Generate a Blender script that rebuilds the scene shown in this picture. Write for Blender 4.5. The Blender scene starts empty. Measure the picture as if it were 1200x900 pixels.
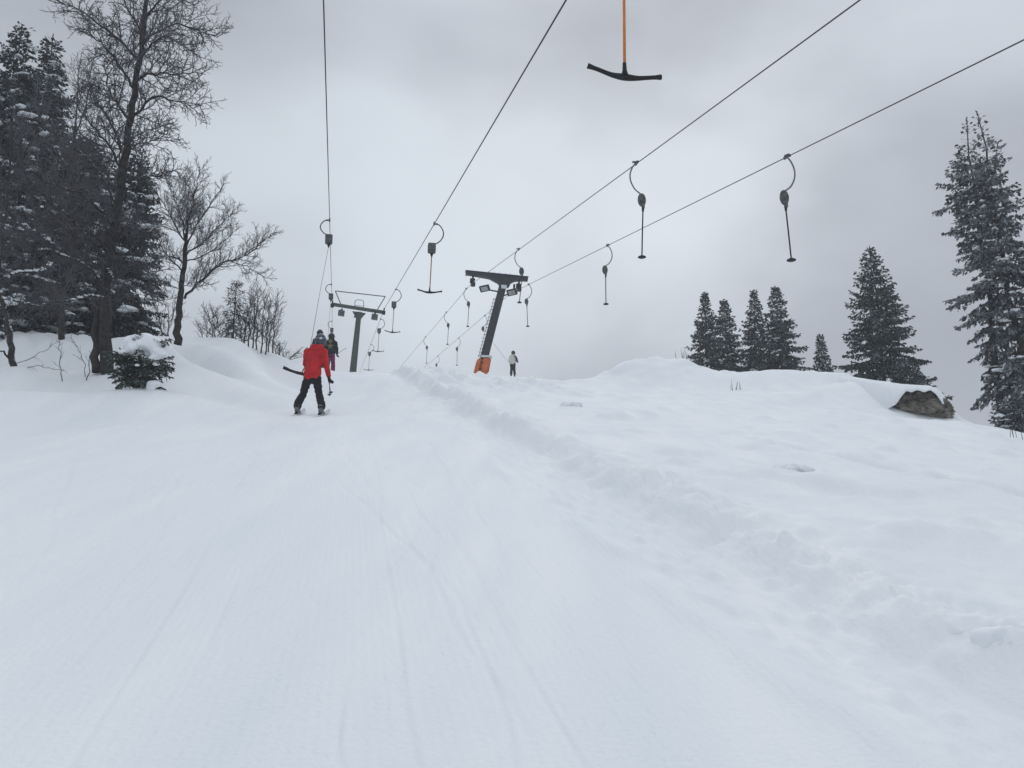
import bpy, bmesh, math, random
import numpy as np
from mathutils import Vector, Matrix

SC = bpy.context.scene
COL = SC.collection
PI = math.pi

# ------------------------------------------------------------------ camera
PITCH = math.radians(11.26)
CAMZ = 1.6
FPX = 1040.0
cd = bpy.data.cameras.new("camera")
cam = bpy.data.objects.new("camera", cd)
COL.objects.link(cam)
cam.location = (0, 0, CAMZ)
cam.rotation_euler = (PI / 2 + PITCH, 0, 0)
cd.sensor_width = 36.0
cd.lens = 36.0 * FPX / 1200.0
cd.clip_start = 0.05
cd.clip_end = 6000
SC.camera = cam
SC.view_settings.view_transform = 'Standard'
SC.view_settings.look = 'None'
SC.view_settings.exposure = 0.0
SC.view_settings.gamma = 1.0
SC.cycles.max_bounces = 6
SC.cycles.diffuse_bounces = 4
SC.cycles.volume_bounces = 2

# ------------------------------------------------------------------ world: overcast sky
SUN_EL = math.radians(29)
SUN_AZ = math.radians(9)          # measured from +Y towards +X
sun_dir = Vector((math.sin(SUN_AZ) * math.cos(SUN_EL), math.cos(SUN_AZ) * math.cos(SUN_EL), math.sin(SUN_EL)))
W = bpy.data.worlds.new("World")
SC.world = W
W.use_nodes = True
nt = W.node_tree
for n in list(nt.nodes):
    nt.nodes.remove(n)
N = nt.nodes.new
L = nt.links.new
out = N('ShaderNodeOutputWorld')
sky = N('ShaderNodeTexSky'); sky.sky_type = 'NISHITA'; sky.sun_disc = False
sky.sun_elevation = SUN_EL; sky.sun_rotation = SUN_AZ
bg_sky = N('ShaderNodeBackground'); bg_sky.inputs['Strength'].default_value = 0.1
L(sky.outputs[0], bg_sky.inputs['Color'])
tc = N('ShaderNodeTexCoord')
sepd = N('ShaderNodeSeparateXYZ'); L(tc.outputs['Generated'], sepd.inputs[0])
mp = N('ShaderNodeMapping'); L(tc.outputs['Generated'], mp.inputs[0])
mp.inputs['Location'].default_value = (-2.871, -2.302, 4.709)
mp.inputs['Scale'].default_value = (1.0, 1.0, 1.7)
nz = N('ShaderNodeTexNoise'); L(mp.outputs[0], nz.inputs['Vector'])
nz.inputs['Scale'].default_value = 1.9; nz.inputs['Detail'].default_value = 4.0
nz.inputs['Roughness'].default_value = 0.45; nz.inputs['Distortion'].default_value = 0.15
ramp = N('ShaderNodeValToRGB'); L(nz.outputs[0], ramp.inputs[0])
cr = ramp.color_ramp
cr.elements[0].position = 0.31; cr.elements[0].color = (0.362, 0.388, 0.435, 1)
cr.elements[1].position = 0.69; cr.elements[1].color = (0.655, 0.712, 0.775, 1)
cr.interpolation = 'EASE'
# glow of the hidden sun through the cloud
vm = N('ShaderNodeVectorMath'); vm.operation = 'DOT_PRODUCT'
L(tc.outputs['Generated'], vm.inputs[0]); vm.inputs[1].default_value = tuple(sun_dir)
mr = N('ShaderNodeMapRange'); L(vm.outputs['Value'], mr.inputs[0])
mr.inputs[1].default_value = 0.88; mr.inputs[2].default_value = 1.0
mr.inputs[3].default_value = 1.0; mr.inputs[4].default_value = 1.14
mr.interpolation_type = 'SMOOTHSTEP'
# a CIE-like overcast: brighter overhead than at the horizon
mr2 = N('ShaderNodeMapRange'); L(sepd.outputs[2], mr2.inputs[0])
mr2.inputs[1].default_value = 0.50; mr2.inputs[2].default_value = 1.0
mr2.inputs[3].default_value = 0.95; mr2.inputs[4].default_value = 1.75; mr2.interpolation_type = 'SMOOTHSTEP'
mm = N('ShaderNodeMath'); mm.operation = 'MULTIPLY'
L(mr.outputs[0], mm.inputs[0]); L(mr2.outputs[0], mm.inputs[1])
bg_cl = N('ShaderNodeBackground'); L(ramp.outputs[0], bg_cl.inputs['Color']); L(mm.outputs[0], bg_cl.inputs['Strength'])
mix = N('ShaderNodeMixShader'); mix.inputs[0].default_value = 0.975
L(bg_sky.outputs[0], mix.inputs[1]); L(bg_cl.outputs[0], mix.inputs[2]); L(mix.outputs[0], out.inputs['Surface'])

sl = bpy.data.lights.new("sun", 'SUN')
sl.energy = 0.55; sl.angle = math.radians(35); sl.color = (1.0, 0.97, 0.93)
so = bpy.data.objects.new("sun", sl); COL.objects.link(so)
so.rotation_euler = sun_dir.to_track_quat('Z', 'Y').to_euler()

# ------------------------------------------------------------------ helpers
CP, SP = math.cos(PITCH), math.sin(PITCH)

def at(px, py, d):
    """point of the place seen at photo pixel (px,py), d metres ahead of the camera"""
    x = (px - 600.0) / FPX * d
    u = (450.0 - py) / FPX * d
    return Vector((x, d * CP - u * SP, CAMZ + d * SP + u * CP))

_r = np.random.RandomState(7)
_T = _r.rand(256, 256)

def vnoise(x, y):
    xi = np.floor(x).astype(int); yi = np.floor(y).astype(int)
    fx = x - xi; fy = y - yi
    fx = fx * fx * fx * (fx * (fx * 6 - 15) + 10); fy = fy * fy * fy * (fy * (fy * 6 - 15) + 10)
    a = _T[xi & 255, yi & 255]; b = _T[(xi + 1) & 255, yi & 255]
    c = _T[xi & 255, (yi + 1) & 255]; e = _T[(xi + 1) & 255, (yi + 1) & 255]
    return (a * (1 - fx) + b * fx) * (1 - fy) + (c * (1 - fx) + e * fx) * fy - 0.5

def fbm(x, y, s, o=4, g=0.5):
    t = 0; a = 1.0; f = 1.0 / s
    for k in range(o):
        t = t + a * vnoise(x * f * 0.87 + y * f * 0.49 + 13.7 * k, -x * f * 0.49 + y * f * 0.87 + 71.3 * k)
        a *= g; f *= 2.03
    return t

def sstep(a, b, x):
    t = np.clip((x - a) / (b - a), 0, 1)
    return t * t * (3 - 2 * t)

def mesh_obj(name, verts, faces, mats, parent=None, smooth=False, fmat=None, mesh=None):
    if mesh is None:
        mesh = bpy.data.meshes.new(name)
        V = np.asarray(verts, dtype=np.float32)
        if isinstance(faces, np.ndarray):
            F = faces; nf, k = F.shape
            mesh.vertices.add(len(V)); mesh.vertices.foreach_set('co', V.ravel())
            mesh.loops.add(nf * k); mesh.loops.foreach_set('vertex_index', F.ravel().astype(np.int32))
            mesh.polygons.add(nf)
            mesh.polygons.foreach_set('loop_start', np.arange(0, nf * k, k, dtype=np.int32))
            mesh.polygons.foreach_set('loop_total', np.full(nf, k, dtype=np.int32))
        else:
            mesh.from_pydata([tuple(v) for v in V], [], faces)
        if fmat is not None:
            mesh.polygons.foreach_set('material_index', np.asarray(fmat, dtype=np.int32))
        mesh.update(calc_edges=True)
        mesh.polygons.foreach_set('use_smooth', np.full(len(mesh.polygons), smooth))
        for m in (mats if isinstance(mats, (list, tuple)) else [mats]):
            mesh.materials.append(m)
    o = bpy.data.objects.new(name, mesh)
    COL.objects.link(o)
    if parent is not None:
        o.parent = parent
    return o

def empty(name, loc, label, cat, group=None):
    o = bpy.data.objects.new(name, None)
    o.empty_display_size = 0.2
    COL.objects.link(o); o.location = loc
    o['label'] = label; o['category'] = cat
    if group: o['group'] = group
    return o

def tag(o, label, cat, group=None, kind=None):
    if label: o['label'] = label
    if cat: o['category'] = cat
    if group: o['group'] = group
    if kind: o['kind'] = kind
    return o

class MB:
    """collects simple solids, builds ONE mesh object; coordinates relative to origin"""
    def __init__(s, org=(0, 0, 0)):
        s.v = []; s.f = []; s.o = Vector(org)
    def add(s, vs, fs):
        b = len(s.v)
        s.v += [tuple(Vector(p) - s.o) for p in vs]
        s.f += [tuple(b + i for i in f) for f in fs]
        return s
    def tube(s, pts, rad, n=8, cap=True, flat=None):
        pts = [Vector(p) for p in pts]
        if not hasattr(rad, '__len__'): rad = [rad] * len(pts)
        vs = []; fs = []
        ref = None
        for i, p in enumerate(pts):
            a = pts[max(i - 1, 0)]; b = pts[min(i + 1, len(pts) - 1)]
            t = (b - a).normalized()
            if ref is None:
                ref = Vector((0, 0, 1)) if abs(t.z) < 0.9 else Vector((0, 1, 0))
            u = ref - t * ref.dot(t); u.normalize(); w = t.cross(u); ref = u
            for k in range(n):
                an = 2 * PI * k / n
                vs.append(p + (u * math.cos(an) * (flat or 1) + w * math.sin(an)) * rad[i])
        for i in range(len(pts) - 1):
            for k in range(n):
                fs.append((i * n + k, i * n + (k + 1) % n, (i + 1) * n + (k + 1) % n, (i + 1) * n + k))
        if cap:
            fs.append(tuple(range(n - 1, -1, -1))); fs.append(tuple((len(pts) - 1) * n + k for k in range(n)))
        return s.add(vs, fs)
    def box(s, c, X, Y, Z, bev=0.0):
        """box centred c with half-axis vectors X,Y,Z; bev = chamfer fraction"""
        c = Vector(c); X = Vector(X); Y = Vector(Y); Z = Vector(Z)
        bm = bmesh.new(); bmesh.ops.create_cube(bm, size=2)
        if bev:
            bmesh.ops.bevel(bm, geom=list(bm.edges), offset=bev, segments=2, affect='EDGES', profile=0.6)
        vs = [c + X * v.co.x + Y * v.co.y + Z * v.co.z for v in bm.verts]
        fs = [tuple(v.index for v in f.verts) for f in bm.faces]
        bm.free()
        return s.add(vs, fs)
    def ball(s, c, X, Y, Z, seg=12, rings=8):
        c = Vector(c); X = Vector(X); Y = Vector(Y); Z = Vector(Z)
        bm = bmesh.new(); bmesh.ops.create_uvsphere(bm, u_segments=seg, v_segments=rings, radius=1)
        vs = [c + X * v.co.x + Y * v.co.y + Z * v.co.z for v in bm.verts]
        fs = [tuple(v.index for v in f.verts) for f in bm.faces]
        bm.free()
        return s.add(vs, fs)
    def build(s, name, mat, parent=None, smooth=False):
        o = mesh_obj(name, s.v, s.f, mat, parent, smooth)
        if parent is None: o.location = s.o
        return o

# ------------------------------------------------------------------ materials
def mat(name, col, rough=0.7, metal=0.0, spec=0.3, var=0.0, vscale=8.0, bump=0.0, bscale=40.0):
    m = bpy.data.materials.new(name); m.use_nodes = True
    t = m.node_tree; b = t.nodes['Principled BSDF']
    b.inputs['Roughness'].default_value = rough; b.inputs['Metallic'].default_value = metal
    b.inputs['Specular IOR Level'].default_value = spec
    c = t.nodes.new('ShaderNodeTexCoord')
    n = t.nodes.new('ShaderNodeTexNoise'); n.inputs['Scale'].default_value = vscale; n.inputs['Detail'].default_value = 4
    t.links.new(c.outputs['Object'], n.inputs['Vector'])
    r = t.nodes.new('ShaderNodeValToRGB'); t.links.new(n.outputs[0], r.inputs[0])
    r.color_ramp.elements[0].position = 0.3; r.color_ramp.elements[1].position = 0.7
    lo = [max(0, x * (1 - var)) for x in col]; hi = [min(1, x * (1 + var)) for x in col]
    r.color_ramp.elements[0].color = (*lo, 1); r.color_ramp.elements[1].color = (*hi, 1)
    t.links.new(r.outputs[0], b.inputs['Base Color'])
    if bump:
        n2 = t.nodes.new('ShaderNodeTexNoise'); n2.inputs['Scale'].default_value = bscale; n2.inputs['Detail'].default_value = 4
        t.links.new(c.outputs['Object'], n2.inputs['Vector'])
        bp = t.nodes.new('ShaderNodeBump'); bp.inputs['Strength'].default_value = bump; bp.inputs['Distance'].default_value = 0.02
        t.links.new(n2.outputs[0], bp.inputs['Height']); t.links.new(bp.outputs[0], b.inputs['Normal'])
    return m

def foliage_mat(name, dark, frost, amount):
    """needles; each spray is an island of its own, some carry rime"""
    m = bpy.data.materials.new(name); m.use_nodes = True
    t = m.node_tree; b = t.nodes['Principled BSDF']
    b.inputs['Roughness'].default_value = 0.8; b.inputs['Specular IOR Level'].default_value = 0.15
    g = t.nodes.new('ShaderNodeNewGeometry')
    c = t.nodes.new('ShaderNodeTexCoord')
    n = t.nodes.new('ShaderNodeTexNoise'); n.inputs['Scale'].default_value = 1.7; n.inputs['Detail'].default_value = 3
    t.links.new(c.outputs['Object'], n.inputs['Vector'])
    a = t.nodes.new('ShaderNodeMath'); a.operation = 'MULTIPLY_ADD'
    t.links.new(n.outputs[0], a.inputs[0]); a.inputs[1].default_value = 0.9
    t.links.new(g.outputs['Random Per Island'], a.inputs[2])
    r = t.nodes.new('ShaderNodeMapRange'); t.links.new(a.outputs[0], r.inputs[0])
    r.inputs[1].default_value = 1.25 - amount; r.inputs[2].default_value = 1.5 - amount * 0.6
    mx = t.nodes.new('ShaderNodeMixRGB'); t.links.new(r.outputs[0], mx.inputs[0])
    mx.inputs[1].default_value = (*dark, 1); mx.inputs[2].default_value = (*frost, 1)
    t.links.new(mx.outputs[0], b.inputs['Base Color'])
    return m

def bark_mat(name, col, snow):
    """bark; rime and blown snow caught on upper and windward sides"""
    m = bpy.data.materials.new(name); m.use_nodes = True
    t = m.node_tree; b = t.nodes['Principled BSDF']
    b.inputs['Roughness'].default_value = 0.9; b.inputs['Specular IOR Level'].default_value = 0.1
    g = t.nodes.new('ShaderNodeNewGeometry'); s = t.nodes.new('ShaderNodeSeparateXYZ')
    t.links.new(g.outputs['Normal'], s.inputs[0])
    c = t.nodes.new('ShaderNodeTexCoord')
    n = t.nodes.new('ShaderNodeTexNoise'); n.inputs['Scale'].default_value = 9; n.inputs['Detail'].default_value = 5
    t.links.new(c.outputs['Object'], n.inputs['Vector'])
    r0 = t.nodes.new('ShaderNodeValToRGB'); t.links.new(n.outputs[0], r0.inputs[0])
    r0.color_ramp.elements[0].color = (*[x * 0.55 for x in col], 1); r0.color_ramp.elements[1].color = (*[x * 1.5 for x in col], 1)
    r0.color_ramp.elements[0].position = 0.3; r0.color_ramp.elements[1].position = 0.7
    a = t.nodes.new('ShaderNodeMath'); a.operation = 'MULTIPLY_ADD'
    t.links.new(s.outputs[2], a.inputs[0]); a.inputs[1].default_value = 0.6
    t.links.new(n.outputs[0], a.inputs[2])
    r = t.nodes.new('ShaderNodeMapRange'); t.links.new(a.outputs[0], r.inputs[0])
    r.inputs[1].default_value = 1.0 - snow; r.inputs[2].default_value = 1.12 - snow
    mx = t.nodes.new('ShaderNodeMixRGB'); t.links.new(r.outputs[0], mx.inputs[0])
    t.links.new(r0.outputs[0], mx.inputs[1]); mx.inputs[2].default_value = (0.72, 0.74, 0.78, 1)
    t.links.new(mx.outputs[0], b.inputs['Base Color'])
    bp = t.nodes.new('ShaderNodeBump'); bp.inputs['Strength'].default_value = 0.5; bp.inputs['Distance'].default_value = 0.03
    t.links.new(n.outputs[0], bp.inputs['Height']); t.links.new(bp.outputs[0], b.inputs['Normal'])
    return m

def snow_mat(name):
    m = bpy.data.materials.new(name); m.use_nodes = True
    t = m.node_tree; b = t.nodes['Principled BSDF']
    b.inputs['Roughness'].default_value = 0.75; b.inputs['Specular IOR Level'].default_value = 0.2
    b.inputs['Base Color'].default_value = (0.86, 0.875, 0.89, 1)
    c = t.nodes.new('ShaderNodeTexCoord')
    # faint mottling of packed and loose snow, drawn out along the run
    mpp = t.nodes.new('ShaderNodeMapping'); t.links.new(c.outputs['Object'], mpp.inputs[0])
    mpp.inputs['Rotation'].default_value = (0, 0, math.radians(-11)); mpp.inputs['Scale'].default_value = (2.2, 0.25, 1)
    n = t.nodes.new('ShaderNodeTexNoise'); n.inputs['Scale'].default_value = 0.9; n.inputs['Detail'].default_value = 6
    t.links.new(mpp.outputs[0], n.inputs['Vector'])
    r = t.nodes.new('ShaderNodeValToRGB'); t.links.new(n.outputs[0], r.inputs[0])
    r.color_ramp.elements[0].position = 0.3; r.color_ramp.elements[0].color = (0.81, 0.838, 0.86, 1)
    r.color_ramp.elements[1].position = 0.7; r.color_ramp.elements[1].color = (0.88, 0.885, 0.895, 1)
    t.links.new(r.outputs[0], b.inputs['Base Color'])
    # fine relief: grain, plus skid marks stretched down the fall line
    n2 = t.nodes.new('ShaderNodeTexNoise'); n2.inputs['Scale'].default_value = 34; n2.inputs['Detail'].default_value = 5
    t.links.new(c.outputs['Object'], n2.inputs['Vector'])
    mp2 = t.nodes.new('ShaderNodeMapping'); t.links.new(c.outputs['Object'], mp2.inputs[0])
    mp2.inputs['Rotation'].default_value = (0, 0, math.radians(-10)); mp2.inputs['Scale'].default_value = (14, 0.35, 1)
    n3 = t.nodes.new('ShaderNodeTexNoise'); n3.inputs['Scale'].default_value = 1.0; n3.inputs['Detail'].default_value = 5
    t.links.new(mp2.outputs[0], n3.inputs['Vector'])
    wv = t.nodes.new('ShaderNodeTexWave'); wv.inputs['Scale'].default_value = 6.5; wv.inputs['Distortion'].default_value = 1.2
    wv.inputs['Detail'].default_value = 2; wv.inputs['Detail Scale'].default_value = 0.4
    mp3 = t.nodes.new('ShaderNodeMapping'); t.links.new(c.outputs['Object'], mp3.inputs[0])
    mp3.inputs['Rotation'].default_value = (0, 0, math.radians(-10.5))
    t.links.new(mp3.outputs[0], wv.inputs['Vector'])
    b1 = t.nodes.new('ShaderNodeBump'); b1.inputs['Strength'].default_value = 0.6; b1.inputs['Distance'].default_value = 0.012
    b2 = t.nodes.new('ShaderNodeBump'); b2.inputs['Strength'].default_value = 0.45; b2.inputs['Distance'].default_value = 0.02
    b3 = t.nodes.new('ShaderNodeBump'); b3.inputs['Strength'].default_value = 0.12; b3.inputs['Distance'].default_value = 0.012
    t.links.new(n2.outputs[0], b1.inputs['Height']); t.links.new(n3.outputs[0], b2.inputs['Height']); t.links.new(wv.outputs[0], b3.inputs['Height'])
    t.links.new(b1.outputs[0], b2.inputs['Normal']); t.links.new(b2.outputs[0], b3.inputs['Normal'])
    t.links.new(b3.outputs[0], b.inputs['Normal'])
    return m

M = {}
M['snow'] = snow_mat('snow')
M['snow_lump'] = mat('snow_lump', (0.84, 0.86, 0.88), 0.8, bump=0.4, bscale=18)
M['needle_dark'] = foliage_mat('needle_dark', (0.022, 0.030, 0.030), (0.13, 0.14, 0.155), 0.22)
M['needle_mid'] = foliage_mat('needle_mid', (0.028, 0.040, 0.038), (0.16, 0.17, 0.18), 0.24)
M['needle_rime'] = foliage_mat('needle_rime', (0.046, 0.052, 0.056), (0.25, 0.26, 0.28), 0.55)
M['needle_green'] = foliage_mat('needle_green', (0.034, 0.055, 0.040), (0.16, 0.18, 0.18), 0.33)
M['bark'] = bark_mat('bark', (0.040, 0.036, 0.034), 0.16)
M['bark_clean'] = bark_mat('bark_clean', (0.050, 0.044, 0.040), 0.0)
M['bark_snow'] = bark_mat('bark_snow', (0.050, 0.046, 0.044), 0.34)
M['twig'] = mat('twig', (0.075, 0.072, 0.078), 0.9, var=0.45, vscale=2.5)
M['twig_rime'] = mat('twig_rime', (0.12, 0.118, 0.127), 0.9, var=0.45, vscale=2.5)
M['twig_dark'] = mat('twig_dark', (0.052, 0.047, 0.046), 0.9, var=0.35, vscale=3)
M['rock'] = mat('rock', (0.17, 0.152, 0.13), 0.9, var=0.75, vscale=5.5, bump=1.0, bscale=11)
M['cable'] = mat('cable', (0.05, 0.05, 0.055), 0.55, metal=0.6, var=0.2)
M['rope'] = mat('rope', (0.16, 0.16, 0.17), 0.8, var=0.2)
M['steel'] = mat('steel', (0.10, 0.11, 0.12), 0.5, metal=0.5, var=0.3)
M['galv'] = mat('galv', (0.15, 0.16, 0.165), 0.5, metal=0.4, var=0.25, vscale=12)
M['green'] = mat('green_paint', (0.060, 0.082, 0.070), 0.55, var=0.25, vscale=5)
M['blue_grey'] = mat('blue_grey_paint', (0.026, 0.031, 0.038), 0.5, var=0.25, vscale=5)
M['orange_pad'] = mat('orange_pad', (0.60, 0.15, 0.045), 0.65, var=0.18, vscale=4, bump=0.3, bscale=6)
M['orange'] = mat('orange_pole', (0.62, 0.20, 0.045), 0.5, var=0.12, vscale=20)
M['orange_dull'] = mat('orange_worn', (0.30, 0.13, 0.075), 0.6, var=0.25, vscale=20)
M['black'] = mat('black_plastic', (0.012, 0.012, 0.013), 0.55, var=0.3)
M['rubber'] = mat('black_rubber', (0.016, 0.017, 0.018), 0.65, var=0.3, bump=0.3, bscale=60)
M['reel'] = mat('reel_grey', (0.085, 0.09, 0.09), 0.55, var=0.45, vscale=14)
M['white'] = mat('white_paint', (0.62, 0.64, 0.66), 0.5, var=0.1)
M['lens'] = mat('lamp_glass', (0.30, 0.33, 0.33), 0.15, spec=0.5, var=0.1)
M['red'] = mat('red_jacket', (0.47, 0.016, 0.020), 0.75, var=0.25, vscale=7, bump=0.8, bscale=16)
M['black_cloth'] = mat('black_cloth', (0.014, 0.015, 0.019), 0.85, var=0.3, vscale=6, bump=0.35, bscale=12)
M['blue_cloth'] = mat('navy_cloth', (0.030, 0.045, 0.075), 0.8, var=0.2, bump=0.3, bscale=12)
M['magenta'] = mat('magenta_cloth', (0.16, 0.018, 0.085), 0.8, var=0.2, bump=0.3, bscale=12)
M['cream'] = mat('cream_cloth', (0.62, 0.60, 0.54), 0.85, var=0.1, bump=0.3, bscale=12)
M['tan'] = mat('tan_cloth', (0.17, 0.145, 0.085), 0.85, var=0.2)
M['helmet_blue'] = mat('helmet_blue', (0.035, 0.055, 0.085), 0.35, spec=0.5, var=0.3, vscale=9)
M['helmet_black'] = mat('helmet_black', (0.012, 0.012, 0.015), 0.4, spec=0.5, var=0.2)
M['boot'] = mat('ski_boot', (0.13, 0.145, 0.14), 0.45, var=0.5, vscale=14)
M['ski'] = mat('ski', (0.55, 0.56, 0.58), 0.35, var=0.6, vscale=7)
M['skin'] = mat('skin', (0.50, 0.30, 0.22), 0.6, var=0.08)
M['hair'] = mat('hair', (0.05, 0.03, 0.018), 0.7, var=0.3, vscale=30)

# ------------------------------------------------------------------ ground
TS = 0.2535
YC = 34.0
def base(y):
    """slope eases off over a crest"""
    y = np.asarray(y, float)
    w = 7.0
    soft = w * np.logaddexp(0, (y - YC - 3.0) / w) - 0.0
    return TS * y - 0.15 * soft

ctrl = []
def cpt(px, py, d):
    p = at(px, py, d); ctrl.append((p.x, p.y, p.z - float(base(p.y))))
def cres(x, y, r):
    ctrl.append((x, y, r))
# groomed run: lies on the slope
for y in (-25, -8, -3, 1, 4, 7, 11, 15, 19, 24):
    for x0 in (-8, -4.5, -1.5, 1.6):
        cres(x0 - 0.19 * max(y, 0), y, 0.0 if x0 > -8 else 0.06 * min(1, max(0, (y - 6) / 6)))
for px, py, d in ((250, 470, 20), (330, 452, 27), (400, 446, 31), (455, 446, 31), (375, 437.5, 36), (415, 436, 37), (350, 441, 33.5), (455, 436.5, 37)):
    cpt(px, py, d)
for px in (330, 390, 450):
    p = at(px, 450, 50); cres(p.x, 49, 10.1 - float(base(49)))
    p = at(px, 450, 75); cres(p.x, 74, 12.6 - float(base(74)))
    cres(p.x * 1.2, 100, 14.6 - float(base(100)))
# left bank and wooded mound
for px, py, d in ((0, 458, 17), (100, 459.5, 17.5), (200, 458, 18.5), (265, 455, 21), (-150, 457, 17), (-150, 560, 9.5), (0, 540, 11), (130, 500, 14.5),
                  (0, 449, 20), (60, 446, 20.5), (120, 438, 22), (20, 440, 22), (165, 457, 18.6), (190, 452, 20), (-150, 440, 22),
                  (0, 397, 27), (60, 397, 27), (130, 398, 27), (195, 401, 27), (250, 403, 28), (290, 404, 29), (318, 412, 31), (340, 425, 33),
                  (-150, 396, 27), (210, 410, 24.5), (230, 430, 22.5), (280, 438, 25), (250, 412, 26.3), (315, 442, 29)):
    cpt(px, py, d)
for px in (-150, 0, 60, 130, 195, 250, 290, 320):
    p = at(px, 396, 32); cres(p.x, 32, p.z - 1.1 - float(base(32)))
    p = at(px, 396, 45); cres(p.x, 45, -0.4)
    p = at(px, 396, 70); cres(p.x, 70, -0.5)
# rough middle strip, second run and the knoll on the right
for px, py, d in ((478, 438, 38), (500, 437.5, 40), (540, 440, 41), (556, 442, 43), (570, 443, 46), (566, 441, 50), (601, 441, 56.5), (640, 452, 50), (590, 450, 42), (620, 452, 42), (650, 453, 41), (672, 456, 42), (520, 445, 34),
                  (540, 462, 24), (600, 455, 30), (650, 462, 27), (700, 470, 24), (690, 455, 46), (640, 480, 20.5), (750, 500, 17.2), (700, 520, 14.2),
                  (850, 560, 10.8), (1000, 620, 8.0), (1150, 700, 6.0), (1000, 545, 12.0), (900, 500, 17), (1200, 575, 9.8), (1200, 640, 7.3)):
    cpt(px, py, d)
for px, py, d in ((672, 453, 48), (688, 456, 43), (700, 450, 42), (712, 440, 41.5), (724, 429, 41), (742, 422, 41), (765, 421, 41), (795, 421, 41), (830, 431, 40), (870, 445, 40), (900, 441, 38), (940, 435, 36), (1000, 440, 33), (1060, 453, 29),
                  (1100, 470, 27), (1085, 493, 24.6), (1045, 478, 25.2), (1112, 494, 24.6), (1128, 493, 24.5), (1150, 499, 21), (1175, 507, 19), (1200, 513, 17.5), (1290, 540, 15),
                  (760, 455, 36), (850, 466, 30), (950, 476, 26), (1030, 492, 21.5), (1100, 495, 20.2), (1060, 515, 16.5), (1200, 546, 13), (1120, 530, 14.5),
                  (880, 452, 34), (940, 455, 31), (1000, 462, 27)):
    cpt(px, py, d)
for px, d, dz in ((700, 52, -0.7), (760, 50, -1.2), (830, 50, -1.0), (900, 47, -1.3), (1000, 42, -1.5), (1060, 38, -2.2), (1120, 31, -1.9), (1200, 27, -2.0), (1300, 24, -2.0)):
    p = at(px, 440 if px < 1050 else 500, d); cres(p.x, p.y, p.z + dz - float(base(p.y)))
for x, y, r in ((0, 85, 1.2), (15, 80, -1), (35, 60, -3), (45, 30, -5), (30, 15, -1.5), (25, 0, 0), (-30, 0, 0.3), (-35, 20, 1), (-40, 60, 0), (60, 100, -6), (-60, 110, 0),
                (0, 140, 0), (40, -30, 0), (-40, -30, 0)):
    cres(x, y, r)
CA = np.array(ctrl)
cx, cy, cr_ = CA[:, 0], CA[:, 1], CA[:, 2]
def _phi(r):
    return np.sqrt(r * r + 0.3) 
D = _phi(np.hypot(cx[:, None] - cx[None], cy[:, None] - cy[None]))
n_ = len(cx)
A = np.zeros((n_ + 1, n_ + 1)); A[:n_, :n_] = D - np.eye(n_) * 0.04; A[:n_, n_] = 1; A[n_, :n_] = 1
WT = np.linalg.solve(A, np.append(cr_, 0))

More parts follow.
